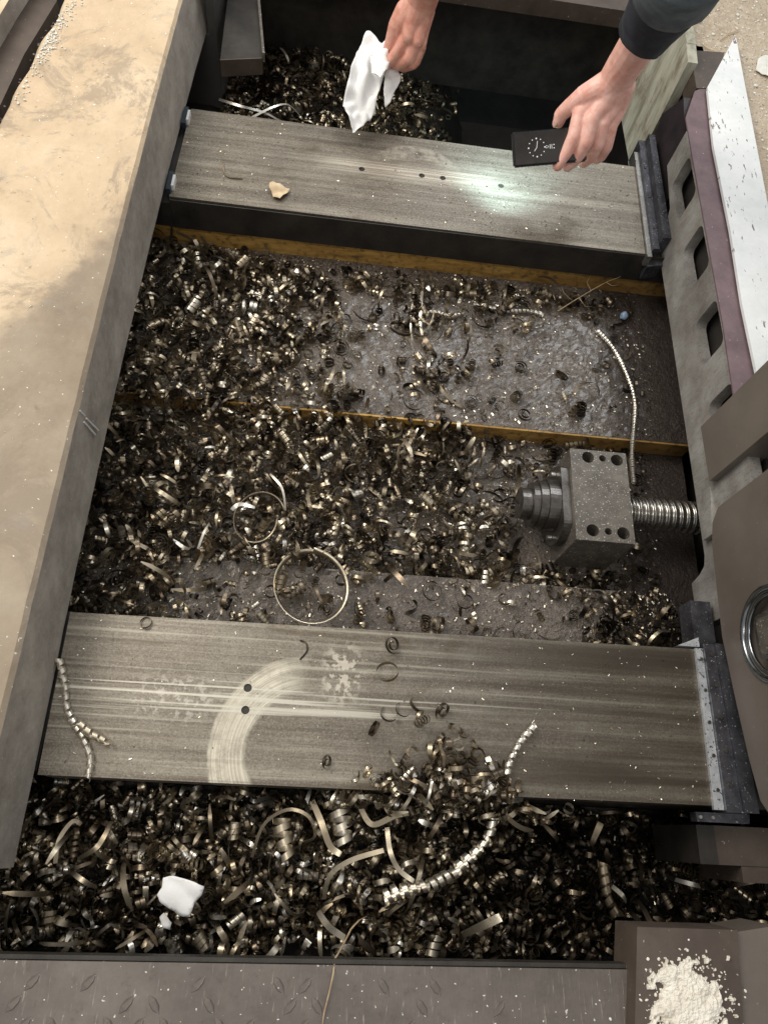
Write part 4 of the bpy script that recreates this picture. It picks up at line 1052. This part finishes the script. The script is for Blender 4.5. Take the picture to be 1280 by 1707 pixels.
def nailat(p, d, up, r, parent):
    d = Vector(d).normalized(); up = Vector(up).normalized(); s = d.cross(up).normalized(); up = s.cross(d)
    m = Matrix.Translation(Vector(p) + up * r * .80) @ Matrix((s, d, up)).transposed().to_4x4() @ Matrix.Diagonal((r * .62, r * .85, r * .22, 1))
    bm = bmesh.new(); bmesh.ops.create_icosphere(bm, subdivisions=2, radius=1, matrix=m); return obj('nail', bm, MT['nail'], parent, smooth=True)

# person holding the phone
p1 = empty('person', at(1040, 110, .26), 'pale forearm in a black ribbed cuff reaching down with a phone over the back way', 'person')
ch = [
    H((1100, 20, .40, .037), (1068, 66, .345, .035), (1042, 106, .290, .033), (1024, 136, .250, .032)),            # forearm
    H((1020, 138, .250, .029), (994, 160, .222, .022), (970, 186, .198, .0150)),                                  # metacarpals
    H((1024, 138, .250, .030), (1008, 168, .222, .022), (987, 195, .201, .0152)),
    H((1030, 140, .248, .030), (1020, 172, .216, .022), (1005, 202, .194, .0150)),
    H((1034, 142, .246, .028), (1029, 176, .208, .021), (1017, 210, .182, .0140)),
    H((1012, 140, .244, .026), (974, 160, .218, .021), (950, 177, .192, .0160), (935, 190, .172, .0138), (931, 203, .158, .0118)),   # thumb
    H((967, 187, .198, .0152), (957, 226, .172, .0138), (944, 254, .146, .0122), (929, 276, .124, .0104)),        # index
    H((986, 197, .201, .0154), (977, 236, .170, .0140), (963, 261, .138, .0124), (946, 277, .114, .0104)),        # middle
    H((1004, 204, .194, .0150), (996, 240, .160, .0134), (985, 261, .128, .0118), (973, 271, .106, .0100)),       # ring
    H((1017, 212, .181, .0138), (1011, 244, .148, .0120), (1002, 260, .120, .0106), (994, 266, .102, .0090)),     # little
]
body('hand', blob(ch), MT['skin2'], p1)
t = ch[5]; nailat(t[-1][0], t[-1][0] - t[-2][0], (-.6, -.2, .7), t[-1][1], p1)
# sleeve
def sleeve(name, rings, mat, parent, n=28, fold=.0):
    bm = bmesh.new(); V = []; P = [at(px, py, z) for px, py, z, r in rings]
    for i, (px, py, z, r) in enumerate(rings):
        d = (P[min(i + 1, len(P) - 1)] - P[max(i - 1, 0)]).normalized(); q = d.to_track_quat('Z', 'Y').to_matrix()
        V.append([bm.verts.new(P[i] + q @ Vector((r * math.cos(2 * math.pi * k / n), r * math.sin(2 * math.pi * k / n), 0)) * (1 + fold * mnoise.noise(Vector((k * .9, i * 1.3, 2))))) for k in range(n)])
    for a, b in zip(V, V[1:]):
        for k in range(n): bm.faces.new((a[k], a[(k + 1) % n], b[(k + 1) % n], b[k]))
    bm.faces.new(V[-1])
    o = obj(name, bm, mat, parent, smooth=True); s = o.modifiers.new('s', 'SOLIDIFY'); s.thickness = .003; return o
sleeve('cuff', [(1064, 68, .352, .043), (1070, 60, .360, .0455), (1085, 38, .388, .050), (1100, 16, .415, .055), (1112, -4, .440, .060), (1128, -34, .475, .064)], MT['sleeve'], p1, fold=.03)
sleeve('sleeve', [(1124, -22, .462, .066), (1130, -34, .478, .070), (1140, -50, .50, .071), (1165, -100, .58, .074)], MT['jacket'], p1, fold=.08)
# phone
ph = empty('phone', at(900, 245, .14), 'black phone with a dotted clock on its screen, torch lit over the back way', 'phone')
A, Bq, Cq = at(853, 219, .165), at(863, 278, .128), at(925, 213, .172)
ux = (Cq - A).normalized(); uy = (A - Bq); uy = (uy - ux * uy.dot(ux)); pw_ = uy.length; uy.normalize(); uz = ux.cross(uy)
PM = Matrix.Translation(A) @ Matrix((ux, uy, uz)).transposed().to_4x4(); PL = .150
def pmesh(x0, x1, y0, y1, z0, z1, bev, mat, name):
    bm = B((x0, x1, y0, y1, z0, z1))
    if bev: bmesh.ops.bevel(bm, geom=bm.edges[:], offset=bev, segments=3, affect='EDGES')
    bmesh.ops.transform(bm, matrix=PM, verts=bm.verts); return obj(name, bm, mat, ph)
pmesh(0, PL, -pw_, 0, -.0085, 0, .0030, MT['phone'], 'case')
pmesh(.004, PL - .004, -pw_ + .004, -.004, .0001, .0006, 0, MT['screen'], 'screen')
ck = bmesh.new()
def dot(x, y, r, n=8):
    vs = [ck.verts.new((x + r * math.cos(2 * math.pi * k / n), y + r * math.sin(2 * math.pi * k / n), .0009)) for k in range(n)]; ck.faces.new(vs)
def bar(x0, y0, x1, y1, wd):
    d = Vector((x1 - x0, y1 - y0)); nn_ = Vector((-d.y, d.x)).normalized() * wd / 2
    ck.faces.new([ck.verts.new((p[0], p[1], .0009)) for p in ((x0 - nn_.x, y0 - nn_.y), (x0 + nn_.x, y0 + nn_.y), (x1 + nn_.x, y1 + nn_.y), (x1 - nn_.x, y1 - nn_.y))])
cx, cy, cr = .048, -pw_ * .50, .0165
for k in range(12):
    a = 2 * math.pi * k / 12; dot(cx + cr * math.cos(a), cy + cr * math.sin(a), .0011 if k % 3 else .0015)
bar(cx, cy, cx + .002, cy + .012, .0010); bar(cx, cy, cx - .005, cy - .006, .0010)
gx = cx + cr + .007
for dx, hgt in ((0, .003), (.0035, .008), (.007, .008)): bar(gx + dx, cy - hgt / 2, gx + dx, cy + hgt / 2, .0010)
for dy in (-.003, .003): dot(gx - .0035, cy + dy * .6, .001); dot(gx + .0115, cy + dy, .0012)
bmesh.ops.transform(ck, matrix=PM, verts=ck.verts); obj('clock_display', ck, MT['glow'], ph)
lens = bmesh.new()
lp = PM @ Vector((.016, -pw_ * .5, -.0088)); ln = -uz
cyl(lens, lp, lp + ln * .0008, .003, n=14); obj('torch_led', lens, MT['led'], ph)
L = bpy.data.lights.new('torch', 'SPOT'); L.energy = 5.5; L.color = (.62, .93, 1.0); L.spot_size = math.radians(100); L.spot_blend = .9; L.shadow_soft_size = .004
lo = bpy.data.objects.new('torch', L); COL.objects.link(lo); lo.location = lp + ln * .004
lo.rotation_euler = (at(842, 292) - lo.location).to_track_quat('-Z', 'Y').to_euler()

# the other hand, pinching a tissue
p2 = empty('person', at(690, 40, .15), 'bare ruddy hand and wrist reaching in from the top, pinching a white tissue', 'person')
ch = [
    H((718, -50, .30, .034), (709, -18, .25, .0315), (701, 6, .215, .032)),
    H((690, 10, .212, .024), (673, 34, .185, .021), (664, 52, .165, .0135)),
    H((698, 10, .216, .026), (688, 36, .190, .022), (682, 60, .172, .0145)),
    H((706, 12, .210, .024), (699, 42, .186, .019), (696, 68, .168, .0130)),
    H((708, 16, .200, .022), (703, 50, .172, .016), (701, 76, .152, .0120)),
    H((682, 56, .170, .0145), (664, 84, .140, .0125), (648, 103, .114, .0105), (643, 108, .106, .0095)),       # index, straight pinch
    H((694, 66, .166, .0130), (683, 96, .136, .0125), (665, 107, .112, .0110), (654, 106, .098, .0095)),       # middle, folded
    H((701, 74, .152, .0122), (689, 105, .124, .0115), (674, 111, .100, .0105), (662, 108, .088, .0095)),      # ring
    H((702, 78, .144, .0112), (693, 102, .114, .0105), (680, 110, .094, .0095), (668, 108, .082, .0085)),      # little
    H((676, 16, .200, .021), (662, 42, .172, .0185), (653, 68, .142, .0145), (645, 90, .114, .0118), (641, 103, .098, .0098)),   # thumb
]
body('hand', blob(ch), MT['skin1'], p2)
tis = empty('tissue', at(625, 120, .09), 'crumpled white tissue pinched in the bare hand above the far pit', 'tissue')
z = .09
bm = crumple([at(*p, z).xy for p in ((608, 84), (592, 106), (573, 148), (593, 175), (627, 158), (634, 137), (644, 120), (644, 105), (630, 92))], z, .026, 1, 6, zs=[.125, .11, .05, .02, .04, .07, .10, .115, .12])
solid(obj('sheet', bm, MT['cloth'], tis, smooth=True), .0006)
bm = crumple([at(*p, .10).xy for p in ((620, 83), (632, 73), (651, 62), (656, 84), (646, 104), (630, 92))], .10, .02, 5, 6)
solid(obj('fold', bm, MT['cloth'], tis, smooth=True), .0006)
bm = crumple([at(*p, .09).xy for p in ((641, 114), (655, 113), (668, 122), (668, 130), (658, 142), (653, 151), (645, 153), (641, 142))], .09, .02, 8, 6, zs=[.10, .10, .085, .08, .07, .06, .055, .07])
solid(obj('tail', bm, MT['cloth'], tis, smooth=True), .0006)
bm = crumple([at(*p, .105).xy for p in ((616, 106), (634, 104), (648, 114), (645, 130), (632, 138), (618, 128))], .115, .028, 12, 6)
solid(obj('bunch', bm, MT['cloth'], tis, smooth=True), .0006)

# small pieces belong to the part that carries them (same local frame, so only the parent changes)
def under(root, child, part):
    ks = [o for o in root.children]
    ps = [o for o in ks if o.name.split('.')[0] == part]
    for o in ks:
        if o.name.split('.')[0] == child and ps: o.parent = ps[0]
bpy.context.view_layer.update()
under(p1, 'nail', 'hand'); under(ph, 'clock_display', 'screen'); under(ph, 'torch_led', 'case'); under(nut, 'bolt', 'flange')
under(colm, 'inner_rim', 'rim'); under(colm, 'lens', 'lens_frame'); under(wf, 'screw', 'plate'); under(wb, 'screw', 'plate')
for o in list(bed.children):
    if o.name.split('.')[0] == 'oil_plug': o.parent = front if (o.data.vertices[0].co.y < .5) else back
